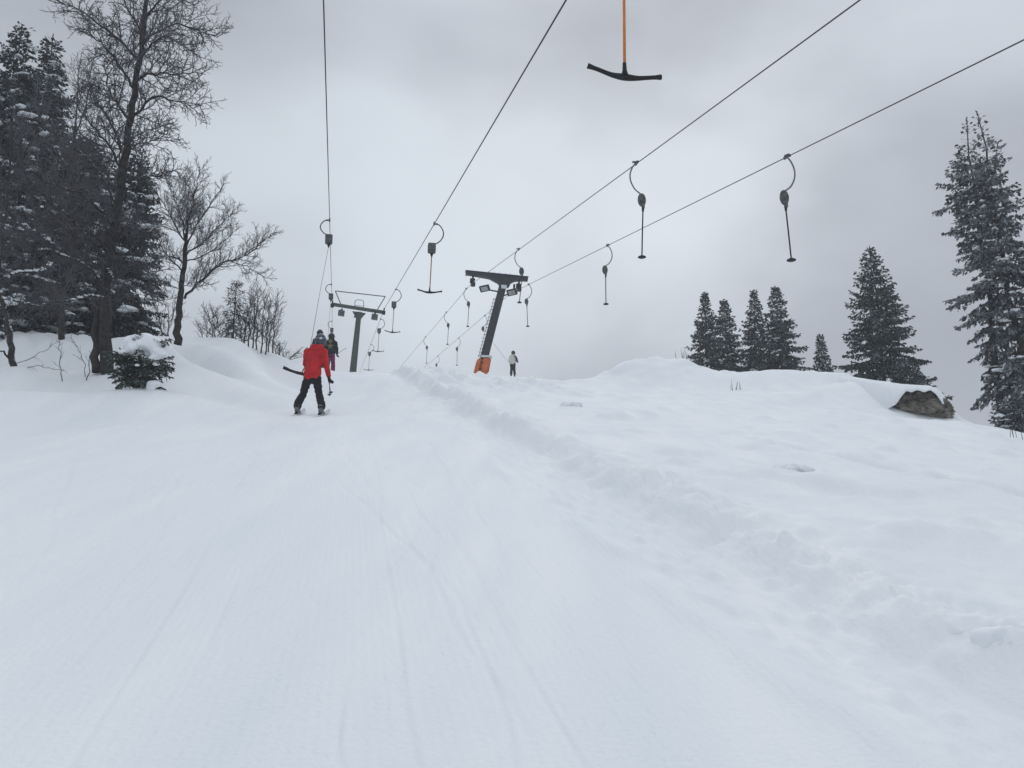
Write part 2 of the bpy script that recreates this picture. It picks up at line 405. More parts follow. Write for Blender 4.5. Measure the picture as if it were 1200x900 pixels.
def ground(x, y, detail=True):
    x = np.atleast_1d(np.asarray(x, float)); y = np.atleast_1d(np.asarray(y, float))
    z = base(y).copy() + WT[n_]
    for i in range(0, len(x), 20000):
        xs = x[i:i + 20000]; ys = y[i:i + 20000]
        z[i:i + 20000] += _phi(np.hypot(xs[:, None] - cx[None], ys[:, None] - cy[None])) @ WT[:n_]
    # far away everything sinks gently behind the crest
    rr = np.hypot(x, y)
    far = sstep(120, 400, rr)
    z = z * (1 - far) + far * (14.0 - 0.06 * (rr - 120))
    t = x - (3.45 - 0.226 * y)                 # >0 : beyond the edge left by the groomer
    yy = np.clip(y, 0, 60)
    amp = 0.55 + 0.45 * sstep(4, 20, yy)
    wob = 0.16 * fbm(x * 0 + 3, y, 2.6, 4) * 2 + 0.05 * fbm(x, y, .5, 3)
    rise = sstep(-0.06, 0.36, t + wob)
    fade = sstep(-2, 2, y) * (1 - sstep(44, 56, y))
    z = z + fade * (rise * 0.20 * np.exp(-np.clip(t, 0, 99) / 2.2) * amp)
    z = z - fade * 0.10 * sstep(-1.15, -0.25, t + wob * .5) * (1 - rise) * (1 - .5 * sstep(25, 40, yy))
    z = z + fade * 0.045 * np.exp(-((t + wob * .7 + 1.1) / 0.12) ** 2) * sstep(-.1, .25, fbm(x, y, 1.2, 2)) * (1 - sstep(9, 15, yy))
    if detail:
        off = sstep(-0.25, 0.2, t + wob)             # ungroomed to the right
        trough = sstep(-1.2, -0.9, t) * (1 - sstep(-.1, .2, t)) * fade
        z = z + trough * (0.030 * fbm(x, y, 0.22, 3) + 0.07 * np.clip(fbm(x + 31, y, .22, 2) - .14, 0, 1) + 0.010 * np.sin(t * 34))
        near_b = np.exp(-((t - 0.22) / 0.42) ** 2)
        xp, yp = at(566, 436, 50)[0], at(566, 436, 50)[1]
        left = sstep(-1.5, 1.5, -(x + 7.2 + 0.19 * y)) * sstep(9, 17, y)
        up = sstep(22, 32, y) * off * (1 - sstep(4.5, 7, t)) * (1 - .92 * np.exp(-(((x - xp) / 1.6) ** 2 + ((y - yp + 3) / 6.5) ** 2)))
        n1 = fbm(x, y, 1.3, 4); n2 = fbm(x + 40, y, 0.34, 3)
        rd = np.abs(fbm(x + 9, y + 5, 0.55, 3))
        z = z + off * (0.085 * n1 + 0.030 * n2 + 0.05 * fbm(x, y, 4.5, 2) + 0.012 * fbm(x + 5, y, .12, 2) * sstep(14, 8, y))
        z = z + fade * near_b * (0.13 * fbm(x, y, 0.30, 4, .62) + 0.08 * np.clip(0.20 - rd, 0, 1) + 0.045 * np.clip(fbm(x + 2, y + 8, .16, 2) - .05, 0, 1))
        z = z + up * (0.36 * fbm(x, y, 0.9, 5, .65) + 0.16 * np.clip(fbm(x, y + 3, 0.5, 2), 0, 1))
        z = z + left * (0.26 * n1 + .13 * fbm(x + 6, y + 2, .55, 3, .6) + 0.28 * fbm(x + 3, y, 3.2, 2) + .05 * n2)
        # clods
        cl = fbm(x + 77, y + 12, 0.75, 2)
        z = z + off * 0.30 * np.clip(cl - 0.30, 0, 1) * (1 - sstep(30, 45, y))
        kn = sstep(36, 38, y) * sstep(3, 4.5, x) * (1 - sstep(48, 52, y))
        z = z + kn * (0.26 * fbm(x, y, 0.9, 4) - .02)
        # groomed part: long soft ripples only
        u = x + 0.19 * y
        z = z + (1 - off) * (1 - left) * (0.010 * fbm(u * 3, y * 0.25, 1.0, 3) + 0.02 * fbm(x, y, 3, 2))
        # ski grooves
        for k, (x0, sl_, w_, dp, ph) in enumerate(((-0.9, -0.215, .035, .018, 0.0), (-1.75, -0.20, .03, .012, 2.), (0.35, -0.19, .03, .016, 4.), (-2.6, -0.27, .04, .014, 1.),
                                         (-0.2, -0.13, .03, .010, 5.), (1.0, -0.20, .03, .014, 3.), (-1.3, -0.165, .03, .014, 2.6), (-3.4, -0.20, .04, .014, 1.8),
                                         (0.75, -0.165, .03, .012, 0.9), (-0.55, -0.20, .03, .014, 3.3), (1.45, -0.225, .03, .012, 0.2))):
            c0 = x0 + sl_ * y + 0.06 * np.sin(y * 0.28 + ph) + 0.015 * np.sin(y * 1.3 + ph * 2)
            a_ = 0.4 + 0.6 * sstep(-.15, .25, fbm(x * 0 + k * 7, y, 2.5, 2))
            z = z - (1 - off) * dp * .6 * np.clip(a_ * 1.5 - .5, 0, 1) * (np.exp(-((x - c0) / (w_ * .42)) ** 2) - 0.4 * np.exp(-((x - c0 - .9 * w_) / (w_ * .4)) ** 2)) * sstep(1, 3, y)
        # short skid scratches
        rs = np.random.RandomState(21)
        for k in range(34):
            y0 = rs.uniform(2.6, 13); ln = rs.uniform(.5, 2.2) * (.6 + y0 * .12); x0 = rs.uniform(-5.0, 2.0) - .19 * y0
            sl2 = -.19 + rs.normal(0, .13); dp2 = rs.uniform(.004, .010); ww = rs.uniform(.012, .02) * (1 + y0 * .06)
            msk = (np.abs(y - y0) < ln) & (np.abs(x - x0) < 2)
            if not msk.any(): continue
            xx = x[msk]; ym = y[msk]
            c0 = x0 + sl2 * (ym - y0) + .02 * np.sin(ym * 3 + k)
            pr_ = np.exp(-((xx - c0) / ww) ** 2) - .5 * np.exp(-((xx - c0 - 2 * ww) / ww) ** 2)
            z[msk] -= dp2 * pr_ * np.clip(1 - np.abs(ym - y0) / ln, 0, 1) ** .5 * (1 - off[msk])
        # cut left by a ski on the right-hand run
        c1 = 6.9 - 0.36 * (y - 6.0) + 0.25 * np.sin(y * 0.5)
        z = z - 0.08 * np.exp(-((x - c1) / 0.06) ** 2) * sstep(5, 7, y) * (1 - sstep(13, 17, y))
    return z

def gz(x, y):
    return float(ground([x], [y])[0])

def build_ground():
    a = []
    an = -180.0
    while an < 180.0 - 1e-6:
        a.append(an)
        aa = abs(an)
        an += 0.16 if aa < 34 else (0.5 if aa < 60 else 3.0)
    a = np.radians(np.array(a)); na = len(a)
    r = [0.4]
    while r[-1] < 1500:
        q = r[-1]
        r.append(q * (1.0085 if 2.5 < q < 62 else (1.03 if q < 150 else 1.12)))
    r = np.array(r); nr = len(r)
    X = (r[:, None] * np.sin(a)[None]).ravel(); Y = (r[:, None] * np.cos(a)[None]).ravel()
    Z = ground(X, Y)
    V = np.stack([X, Y, Z], 1)
    V = np.vstack([V, [0, 0, gz(0, 0)]])
    i = np.arange(nr - 1)[:, None] * na; j = np.arange(na)[None]; j2 = (j + 1) % na
    F = np.stack([i + j, i + na + j, i + na + j2, i + j2], -1).reshape(-1, 4)[:, ::-1]
    o = mesh_obj('snow_slope', V, np.ascontiguousarray(F), M['snow'], smooth=True)
    # close the hole at the centre
    bm = bmesh.new(); bm.from_mesh(o.data); bm.verts.ensure_lookup_table()
    c = bm.verts[len(V) - 1]
    for k in range(na):
        f = bm.faces.new((bm.verts[(k + 1) % na], bm.verts[k], c)); f.smooth = True
    bm.to_mesh(o.data); bm.free()
    o['kind'] = 'structure'
    return o
build_ground()

# ------------------------------------------------------------------ vegetation
class Poly:
    """collects 3D polylines of tapered tubes, meshes them in bulk"""
    def __init__(s): s.d = {}
    def add(s, pts, r0, r1, sides=3):
        pts = np.asarray(pts, float); n = len(pts)
        s.d.setdefault((n, sides), []).append((pts, r0, r1))
    def mesh(s, org):
        VV = []; FF = []; b = 0
        for (n, k), L_ in s.d.items():
            P = np.array([q[0] for q in L_]) - np.asarray(org)[None, None]
            r0 = np.array([q[1] for q in L_]); r1 = np.array([q[2] for q in L_])
            R = r0[:, None] + (r1 - r0)[:, None] * (np.linspace(0, 1, n)[None] ** .75)
            T = np.gradient(P, axis=1); T /= np.linalg.norm(T, axis=2, keepdims=True) + 1e-9
            ref = np.where(np.abs(T[:, :1, 2:3]) < 0.85, np.array([0, 0, 1.])[None, None], np.array([1., 0, 0])[None, None])
            U = np.cross(T, np.broadcast_to(ref, T.shape)); U /= np.linalg.norm(U, axis=2, keepdims=True) + 1e-9
            Wv = np.cross(T, U)
            an = np.arange(k) * 2 * PI / k
            V = P[:, :, None] + R[:, :, None, None] * (U[:, :, None] * np.cos(an)[None, None, :, None] + Wv[:, :, None] * np.sin(an)[None, None, :, None])
            N_ = len(L_)
            idx = b + np.arange(N_ * n * k).reshape(N_, n, k)
            A_ = idx[:, :-1]; B_ = idx[:, 1:]
            F = np.stack([A_, np.roll(A_, -1, 2), np.roll(B_, -1, 2), B_], -1).reshape(-1, 4)
            VV.append(V.reshape(-1, 3)); FF.append(F); b += N_ * n * k
        return np.vstack(VV), np.vstack(FF)
    def build(s, name, m, parent, org, smooth=True):
        V, F = s.mesh(org)
        return mesh_obj(name, V, F, m, parent, smooth)

def curve(p0, d0, L_, n, wob, rng, bend=(0, 0, 0)):
    """a wandering polyline"""
    p = np.array(p0, float); d = np.array(d0, float); d /= np.linalg.norm(d)
    pts = [p.copy()]; b = np.array(bend, float)
    for i in range(n - 1):
        d = d + rng.normal(0, wob, 3) + b / n
        d /= np.linalg.norm(d)
        p = p + d * L_ / (n - 1)
        pts.append(p.copy())
    return np.array(pts)

def sample_poly(pts, s):
    seg = np.linalg.norm(np.diff(pts, axis=0), axis=1); c = np.append(0, np.cumsum(seg)); q = s * c[-1]
    i = min(np.searchsorted(c, q, side='right') - 1, len(seg) - 1)
    f = (q - c[i]) / (seg[i] + 1e-9)
    return pts[i] + (pts[i + 1] - pts[i]) * f, (pts[i + 1] - pts[i]) / (seg[i] + 1e-9), c[-1]

def ramify(P, pts, r0, level, rng, cfg):
    """spawn side shoots off a limb"""
    _, _, Lp = sample_poly(pts, 0)
    c = cfg[level]
    n = max(2, int(Lp / c['gap']))
    flip = rng.rand() * 6.28
    for i in range(n):
        s = c.get('s0', 0.12) + (1 - c.get('s0', 0.12)) * (i + rng.rand()) / n
        s = min(s, 0.99)
        q, d, _ = sample_poly(pts, s)
        # random perpendicular, golden-angle spiral
        flip += 2.4 + rng.normal(0, .4)
        ref = np.array([0, 0, 1.0]) if abs(d[2]) < .8 else np.array([1.0, 0, 0])
        u = np.cross(d, ref); u /= np.linalg.norm(u); w = np.cross(d, u)
        side = u * math.cos(flip) + w * math.sin(flip)
        side = side * np.array(c.get('flat', (1, 1, 1)))
        an = math.radians(c['ang'] + rng.normal(0, 9))
        nd = d * math.cos(an) + side * math.sin(an) + np.array(c.get('up', (0, 0, 0.15)))
        L_ = c['len'] * (1 - c.get('tap', .55) * s) * rng.uniform(.6, 1.15) * min(1, Lp / c.get('ref', Lp))
        rr = r0 * (1 - .7 * s) * c.get('rk', .5)
        rr = max(rr, c['rmin'])
        k = c['n']
        ch = curve(q, nd, L_, k, c['wob'], rng, c.get('bend', (0, 0, 0.1)))
        (P[1] if level >= 1 else P[0]).add(ch, rr, rr * (.35 if level + 1 < len(cfg) else .5), 4 if level == 0 else 3)
        if level + 1 < len(cfg):
            ramify(P, ch, rr, level + 1, rng, cfg)

_ico = None
def ico():
    global _ico
    if _ico is None:
        bm = bmesh.new(); bmesh.ops.create_icosphere(bm, subdivisions=2, radius=1)
        _ico = (np.array([v.co[:] for v in bm.verts]), np.array([[v.index for v in f.verts] for f in bm.faces])); bm.free()
    return _ico

def lumps(pos, size, rng, flat=.5, stretch=None):
    """snow pads: squashed, dented blobs"""
    V0, F0 = ico(); pos = np.asarray(pos); n = len(pos)
    size = np.asarray(size)
    sc = np.stack([rng.uniform(.7, 1.5, n), rng.uniform(.7, 1.5, n), rng.uniform(.6, 1.1, n) * flat], 1) * size[:, None]
    nz_ = 1 + 0.16 * np.sin(V0[None] @ np.array([3.1, 4.3, 2.2]) + rng.rand(n)[:, None] * 9) + 0.12 * np.sin(V0[None] @ np.array([-6.1, 3.3, 5.2]) + rng.rand(n)[:, None] * 9)
    V = V0[None] * nz_[:, :, None] * sc[:, None]
    if stretch is not None:
        s = np.asarray(stretch); V = V + s[:, None] * V0[None, :, :1] * size[:, None, None]
    an = rng.rand(n) * 6.28
    c, s = np.cos(an)[:, None], np.sin(an)[:, None]
    V = np.stack([V[..., 0] * c - V[..., 1] * s, V[..., 0] * s + V[..., 1] * c, V[..., 2]], -1) + pos[:, None]
    F = (F0[None] + (np.arange(n) * len(V0))[:, None, None]).reshape(-1, 3)
    return V.reshape(-1, 3), F

def sprays(B, Dv, Ln, Wd, rng, droop=.3):
    """needle sprays: each a small folded blade of its own"""
    n = len(B)
    Dn = Dv / (np.linalg.norm(Dv, axis=1, keepdims=True) + 1e-9)
    rv = rng.normal(0, 1, (n, 3)); S = np.cross(Dn, rv); S /= np.linalg.norm(S, axis=1, keepdims=True) + 1e-9
    tip = B + Dn * Ln[:, None]; tip[:, 2] -= droop * Ln * .5
    mid = B + Dn * (Ln * .45)[:, None]
    V = np.stack([B, mid + S * Wd[:, None], tip, mid - S * Wd[:, None]], 1).reshape(-1, 3)
    F = np.arange(n * 4).reshape(n, 4)
    return V, F

def spruce(px_top, py_top, px_base, d, width_px, label, name='spruce_tree', fm='needle_mid', seed=1, group=None, base_y=None, snow=60, snow_size=.13,
           density=1.0, power=.85, droop=.45, lean=0.0, bare=0.0, gaps=0.0, clump=.16, bark='bark_clean', sp_len=.17, wfun=None, trunk_r=None, min_w=0.05, whorl=1.0, inner=0.0, vary=(.45, 1.15)):
    rng = np.random.RandomState(seed)
    pt = at(px_top, py_top, d)
    pb = at(px_base, 440, d); 
    bx, by = pb.x, pt.y
    bz = gz(bx, by) - 0.15 if base_y is None else at(px_base, base_y, d).z
    org = np.array([bx, by, bz]); top = np.array(pt[:]); H = top[2] - org[2]
    Rm = width_px / FPX * d / 2
    root = empty(name, tuple(org), label, 'tree', group)
    tr = trunk_r or H * .016
    nt_ = 9
    tp = np.array([org + (top - org) * (i / (nt_ - 1)) + np.array([rng.normal(0, .004) * H, rng.normal(0, .004) * H, 0]) * (0 < i < nt_ - 1) for i in range(nt_)])
    P = Poly(); P.add(tp, tr, .012, 7)
    PB = Poly()
    bB = []; bD = []; bL = []
    lp = []; ls = []
    h = bare * H
    step = .15 / density ** .5 * (H / 8) ** .5 * whorl
    k = 0
    while h < H * .985:
        t = h / H
        q, dd, _ = sample_poly(tp, t)
        Wt = wfun(t) if wfun else (1 - t) ** power
        nb = 5 if t < .8 else 4
        a0 = rng.rand() * 6.28
        for j in range(nb):
            if rng.rand() < gaps: continue
            az = a0 + j * 6.28 / nb + rng.normal(0, .25)
            if wfun is None:
                Lb = Rm * max(Wt, min_w) * rng.uniform(.72, 1.12)
            else:
                Lb = Rm * max(Wt, min_w) * rng.uniform(*vary)
            Lb = max(Lb, .12)
            el = .55 * t - droop * (1 - t) * .55 + rng.normal(0, .08)
            d0 = np.array([math.cos(az) * math.cos(el), math.sin(az) * math.cos(el), math.sin(el)])
            br = curve(q, d0, Lb, 6, .05, rng, (0, 0, -droop * (1 - t * .7)))
            br[-2:, 2] += np.array([.02, .07]) * Lb
            PB.add(br, max(.006, tr * .22 * (1 - t) + .006), .004, 3)
            # branchlets on both sides
            m = max(2, int(Lb / (.10 / density ** .5)))
            for i in range(m):
                s = .12 + .88 * (i + rng.rand()) / m
                p, bd, _ = sample_poly(br, min(s, .995))
                if s * Lb < inner: continue
                for sd in (-1, 1):
                    hor = np.array([-bd[1], bd[0], 0]); hor /= np.linalg.norm(hor) + 1e-9
                    l2 = (.10 + .36 * Lb * (1 - s) * (.4 + s)) * rng.uniform(.6, 1.2)
                    d2 = bd * .65 + hor * sd * .8 + np.array([0, 0, -.25 - .35 * rng.rand() * (1 - t)])
                    d2 /= np.linalg.norm(d2)
                    ns = max(1, int(l2 / (sp_len * .32)))
                    for e in range(ns):
                        f = (e + rng.rand()) / ns
                        bB.append(p + d2 * l2 * f + rng.normal(0, .012, 3)); bD.append(d2 + rng.normal(0, .42, 3)); bL.append(sp_len * rng.uniform(.6, 1.15))
                if rng.rand() < .5:
                    bB.append(p); bD.append(bd * .4 + np.array([rng.normal(0, .3), rng.normal(0, .3), -.9])); bL.append(sp_len * rng.uniform(.5, 1.1))
                if t < .93 and rng.rand() < .5 and s > .3:
                    lp.append(p + np.array([0, 0, .03])); ls.append(snow_size * rng.uniform(.35, 1.2) * (.5 + .5 * (1 - t)))
            bB.append(br[-1]); bD.append(br[-1] - br[-2]); bL.append(sp_len)
        h += step * (1.1 - .6 * t) * rng.uniform(.7, 1.3)
        k += 1
    for i in range(10):
        bB.append(top - np.array([0, 0, .06 * i])); bD.append(np.array([rng.normal(0, .5), rng.normal(0, .5), 1.2])); bL.append(sp_len * .9)
    B = np.array(bB); Dv = np.array(bD); Ln = np.array(bL)
    V, F = sprays(B, Dv, Ln, Ln * clump * rng.uniform(.7, 1.4, len(Ln)), rng)
    P.build('trunk', M[bark], root, org)
    PB.build('branches', M['bark_clean'], root, org)['kind'] = 'stuff'
    cw = mesh_obj('crown', V - org, F, M[fm], root)
    if snow and len(lp):
        lp = np.array(lp); ls = np.array(ls); pick = rng.permutation(len(lp))[:snow]
        cen = lp[pick]; cs = ls[pick]
        # each pad of a few merged blobs
        pos = np.repeat(cen, 3, 0) + rng.normal(0, 1, (len(cen) * 3, 3)) * np.repeat(cs, 3)[:, None] * np.array([.8, .8, .18])
        Vs, Fs = lumps(pos, np.repeat(cs, 3) * rng.uniform(.5, 1, len(pos)), rng, .45)
        so_ = mesh_obj('branch_snow', Vs - org, Fs, M['snow_lump'], root, True); so_['kind'] = 'stuff'
    return root

G_L = 'snow-dusted spruces crowding behind the left mound'
# dark conifers left, behind the mound
for i, (tx, ty, bx_, d, w, lab, fm, sn) in enumerate((
    (26, 30, 30, 31, 190, 'tall dark spruce with pointed top at the left edge of the photo', 'needle_dark', 90),
    (62, 42, 62, 34, 170, 'tall dark spruce with ragged top, second tip from the left edge', 'needle_dark', 90),
    (-45, 70, -45, 32, 210, 'dark spruce cut off by the left edge of the photo', 'needle_dark', 80),
    (102, 165, 102, 33, 170, 'shorter dark spruce filling the gap beside the tall bare larch trunk', 'needle_dark', 80),
    (158, 185, 156, 31.5, 120, 'dark spruce just right of the tall bare trunk, drooping towards the small bare tree', 'needle_dark', 60),
    (40, 200, 42, 30, 200, 'lower dark spruce in front at the foot of the left wood', 'needle_dark', 110))):
    spruce(tx, ty, bx_, d, w, lab, fm=fm, seed=20 + i, group=G_L, snow=int(sn * 2), snow_size=.24, density=.85, power=.72 if i < 2 else .5, droop=.75, gaps=.05, min_w=.09, sp_len=.15, clump=.30, whorl=1.3 if i < 2 else 1.1)

G_R = 'spruces standing behind the right-hand knoll'
for i, (tx, ty, bx_, d, w, lab, sn) in enumerate((
    (826, 343, 824, 52, 60, 'dark snowy spruce, leftmost of the row of four behind the knoll', 50),
    (848, 352, 852, 50, 66, 'snowy spruce, second from the left in the row of four, shortest of them', 60),
    (883, 341, 880, 52, 58, 'slim snowy spruce, third from the left in the row of four', 55),
    (908, 336, 912, 49, 82, 'tallest and widest spruce of the row of four, at its right end', 65),
    (961, 393, 962, 50, 40, 'very small spruce between the row of four and the big lone spruce', 12),
    (1019, 289, 1024, 43, 130, 'broad regular spruce standing alone right of centre behind the snow ridge', 45),
    (1072, 424, 1073, 55, 30, 'tiny spruce tip just right of the broad lone spruce', 0))):
    spruce(tx, ty, bx_, d, w * 1.2, lab, fm='needle_mid', seed=50 + i, group=G_R, snow=sn, snow_size=.17 if i != 5 else .12, density=.62 if i != 5 else .8,
           power=.9 if i != 5 else .82, droop=.7 if i != 5 else .55, gaps=.04, sp_len=.17, clump=.3, min_w=.05, whorl=1.15 if i != 5 else 1.7)

G_T = 'pair of tall rimed spruces at the right edge'
spruce(1133, 140, 1137, 31, 92, 'tall rimed spruce with bare lower trunk, left one of the pair at the right', fm='needle_rime', seed=71, group=G_T,
       base_y=505, snow=60, snow_size=.13, density=.95, wfun=lambda t: (.62 + .38 * math.sin(t * 10 + .5)) * min(1, (1.03 - t) * 2.6) * (.7 if t < .35 else 1), droop=1.0, bare=.12,
       gaps=.09, sp_len=.14, trunk_r=.15, clump=.34, whorl=1.7, inner=.14, vary=(.4, 1.35))
spruce(1145, 132, 1167, 30, 130, 'tallest rimed spruce, right one of the pair at the right, leaning left', fm='needle_rime', seed=72, group=G_T,
       base_y=510, snow=90, snow_size=.14, density=.95, wfun=lambda t: (.78 - .15 * t + .12 * math.sin(t * 17)) * min(1, (1.02 - t) * 1.7), droop=1.0, bare=.04,
       gaps=.10, sp_len=.14, trunk_r=.17, clump=.34, whorl=1.7, inner=.14, vary=(.4, 1.4))
spruce(1215, 330, 1212, 29, 110, 'rimed spruce cut by the right edge behind the tall pair', fm='needle_rime', seed=73, group=None,
       base_y=520, snow=40, snow_size=.14, density=.9, power=.6, droop=.9, gaps=.2, sp_len=.125, clump=.32, whorl=1.4)

def limb(pl, d):
    """a limb through photo points (px,py,extra depth)"""
    return np.array([at(p[0], p[1], d + (p[2] if len(p) > 2 else 0))[:] for p in pl])

def smooth_poly(pts, n):
    pts = np.asarray(pts); m = len(pts)
    if m < 3: return np.array([pts[0] + (pts[-1] - pts[0]) * t for t in np.linspace(0, 1, n)])
    s = np.append(0, np.cumsum(np.linalg.norm(np.diff(pts, axis=0), axis=1))); q = np.linspace(0, s[-1], n)
    o = np.stack([np.interp(q, s, pts[:, k]) for k in range(3)], 1)
    o2 = o.copy(); o2[1:-1] = (o[:-2] + 2 * o[1:-1] + o[2:]) / 4
    return o2

def bare_tree(name, label, d, base_px, limbs, cfg, mats, seed, cat='tree', group=None, snow_on=(), snow_r=.05):
    """limbs: list of (points, r0, r1, ramify?) - first is the trunk"""
    rng = np.random.RandomState(seed)
    b = at(base_px[0], base_px[1], d)
    org = np.array([b.x, b.y, b.z])
    root = empty(name, tuple(org), label, cat, group)
    PT = Poly(); PL = Poly(); PW = Poly()
    for i, (pl, r0, r1, ram) in enumerate(limbs):
        pts = limb(pl, d)
        n = max(8, len(pl) * 3)
        pts = smooth_poly(pts, n)
        pts[1:-1] += rng.normal(0, .02, (n - 2, 3))
        one = Poly()
        if ram in ('trunk', 'trunkr'):
            one.add(pts, r0, r1, 8); one.build('trunk', M[mats[0]], root, org)
        else:
            one.add(pts, r0, r1, 5); one.build('limb', M[mats[1]], root, org)
        if ram in (True, 'trunkr'):
            ramify((PL, PW), pts, r0 if ram is True else r0 * .35, 0, rng, cfg)
    for k_, q_ in PL.d.items(): PW.d.setdefault(k_, []).extend(q_)
    if PW.d: PW.build('twigs', M[mats[2]], root, org)['kind'] = 'stuff' 
    if snow_on:
        pos = []; sz = []; 
        for li, s0, s1, cnt in snow_on:
            pts = limb(limbs[li][0], d); pts = smooth_poly(pts, 16)
            for k in range(cnt):
                p, dd, _ = sample_poly(pts, rng.uniform(s0, s1)); pos.append(p + np.array([0, 0, limbs[li][1] * .6])); sz.append(snow_r * rng.uniform(.5, 1.2))
        V, F = lumps(pos, sz, rng, .5)
        s_ = mesh_obj('limb_snow', V - org, F, M['snow_lump'], root, True); s_['kind'] = 'stuff'
    return root

# tall bare larch-like tree, rime on every twig
cfgB = [dict(gap=.10, ang=50, len=1.15, ref=2.0, n=6, wob=.13, rmin=.014, s0=.06, tap=.5, up=(0, 0, .10), bend=(0, 0, .10)),
        dict(gap=.095, ang=46, len=.46, ref=.8, n=5, wob=.18, rmin=.010, s0=.10, tap=.4, up=(0, 0, .06), bend=(0, 0, .12)),
        dict(gap=.062, ang=46, len=.16, ref=.3, n=3, wob=.2, rmin=.0072, s0=.12, tap=.3, up=(0, 0, .05))]
TB = [
    ([(125, 437), (124, 400), (124, 345), (128, 300), (134, 262), (141, 221), (147, 175), (152, 140), (158, 105), (163, 73), (168, 35), (172, 0), (176, -60)], .175, .04, 'trunk'),
    ([(113, 436, -.1), (112, 405), (114, 372, .1), (119, 340)], .115, .08, 'trunk'),
    ([(163, 73), (150, 55, .3), (118, 30, .6), (92, 10, .7), (66, 0, .8)], .05, .012, True),
    ([(158, 105), (146, 85, -.3), (128, 62, -.5), (108, 40, -.7), (97, 34, -.8)], .035, .01, True),
    ([(152, 140), (143, 128), (130, 110, .5), (124, 92, .8), (122, 70, .9)], .05, .012, True),
    ([(152, 140), (165, 130), (180, 112, .4), (205, 118, .5), (236, 124, .5)], .045, .010, True),
    ([(160, 95), (175, 86, -.3), (200, 88, -.5), (222, 84, -.6), (241, 87, -.7)], .04, .010, True),
    ([(166, 55), (180, 40, .4), (205, 26, .6), (232, 36, .7), (255, 44, .8)], .04, .010, True),
    ([(169, 25), (182, 5, -.4), (205, -10, -.5), (230, 10, -.6)], .035, .010, True),
    ([(164, 70), (178, 50, -1.0), (196, 40, -1.2), (215, 55, -1.3), (228, 60, -1.4)], .035, .010, True),
    ([(167, 40), (150, 15, -.6), (140, -20, -1.0)], .035, .010, True),
    ([(172, 0), (185, -25, .2), (210, -35, .3)], .03, .010, True),
    ([(149, 165), (160, 160, .6), (178, 150, .9), (196, 145, 1.0)], .028, .008, True),
    ([(146, 178), (162, 168, -.6), (185, 165, -.9), (197, 156, -1.0)], .025, .008, True),
    ([(140, 222), (152, 220), (168, 205, .2), (184, 208, .2), (200, 200, .2), (209, 202, .2)], .045, .016, True),
    ([(146, 185), (138, 160, .3), (124, 135, .5), (114, 120, .7), (108, 100, .8)], .05, .010, True),
    ([(143, 200), (128, 170, -.4), (108, 145, -.7), (96, 132, -.9), (86, 116, -1)], .045, .010, True),
    ([(138, 240), (118, 205, .6), (98, 180, .8), (78, 168, 1.0), (62, 160, 1.1)], .045, .010, True),
    ([(133, 265), (112, 238, -.9), (90, 225, -1.4), (60, 215, -1.8), (30, 212, -2)], .04, .010, True),
    ([(131, 328), (124, 305, -.2), (114, 288, -.5), (100, 276, -.8), (84, 258, -1.1), (60, 236, -1.4), (30, 215, -1.6)], .055, .010, True),
    ([(127, 345), (112, 320, -.5), (96, 308, -.8), (75, 300, -1.1), (56, 291, -1.3), (20, 300, -1.6)], .05, .010, True),
    ([(126, 350), (105, 345, -.8), (85, 352, -1.2), (55, 356, -1.5), (25, 365, -1.7)], .03, .008, True),
    ([(130, 300), (105, 270, -1.2), (70, 268, -1.7), (30, 275, -2.1), (0, 262, -2.3)], .035, .008, True),
    ([(133, 285), (150, 262, -.4), (165, 258, -.6), (182, 265, -.8)], .03, .008, True),
    ([(130, 305), (150, 300, -.3), (170, 310, -.5), (185, 325, -.6)], .03, .008, True),
    ([(127, 335), (145, 330, -.5), (165, 340, -.7), (180, 352, -.8)], .025, .008, True),
]
bare_tree('bare_tree', 'tallest bare tree on the left, double dark trunk and rimed twigs, top out of frame', 22, (120, 437), TB, cfgB,
          ('bark', 'bark', 'twig'), 5, snow_on=((14, .1, .9, 14), (19, .0, .75, 60), (20, .1, .8, 44), (15, .0, .3, 6), (21, .1, .7, 14), (18, .1, .5, 10)), snow_r=.042)

# grey bare trees knitted in front of the left spruces
cfgG = [dict(gap=.19, ang=48, len=1.25, ref=2.2, n=6, wob=.10, rmin=.010, s0=.1, tap=.5, up=(0, 0, .2), bend=(0, 0, .2)),
        dict(gap=.10, ang=42, len=.50, ref=.8, n=5, wob=.15, rmin=.0075, s0=.12, tap=.4, up=(0, 0, .1), bend=(0, 0, .15)),
        dict(gap=.08, ang=40, len=.2, ref=.3, n=3, wob=.18, rmin=.0062, s0=.15, tap=.3, up=(0, 0, .05))]
bare_tree('bare_tree', 'grey bare tree fanning twigs between the pointed dark spruces and the tall trunk', 27, (70, 393), [
    ([(72, 400), (74, 330), (80, 270), (84, 210), (88, 150), (92, 105), (95, 70)], .10, .012, 'trunkr'),
    ([(80, 270), (60, 225, .3), (40, 190, .5), (22, 150, .8)], .045, .01, True),
    ([(82, 240), (100, 200, .3), (112, 165, .5), (118, 130, .6)], .04, .01, True),
    ([(84, 210), (64, 170, -.5), (50, 130, -.7), (44, 105, -.8)], .04, .01, True),
    ([(78, 300), (50, 275, -.5), (20, 262, -.9), (-15, 240, -1)], .04, .01, True),
    ([(76, 320), (100, 290, -.3), (116, 262, -.4), (122, 235, -.4)], .035, .01, True),
    ([(88, 160), (100, 125, .3), (106, 95, .3), (108, 75, .3)], .03, .008, True),
    ([(74, 335), (45, 325, .4), (10, 318, .6), (-25, 300, .6)], .035, .01, True)], cfgG, ('bark', 'bark', 'twig_rime'), 9, snow_on=((1, .1, .9, 12), (3, .1, .9, 12), (4, .1, .9, 20), (5, .1, .9, 12), (7, .1, .9, 20)), snow_r=.065)
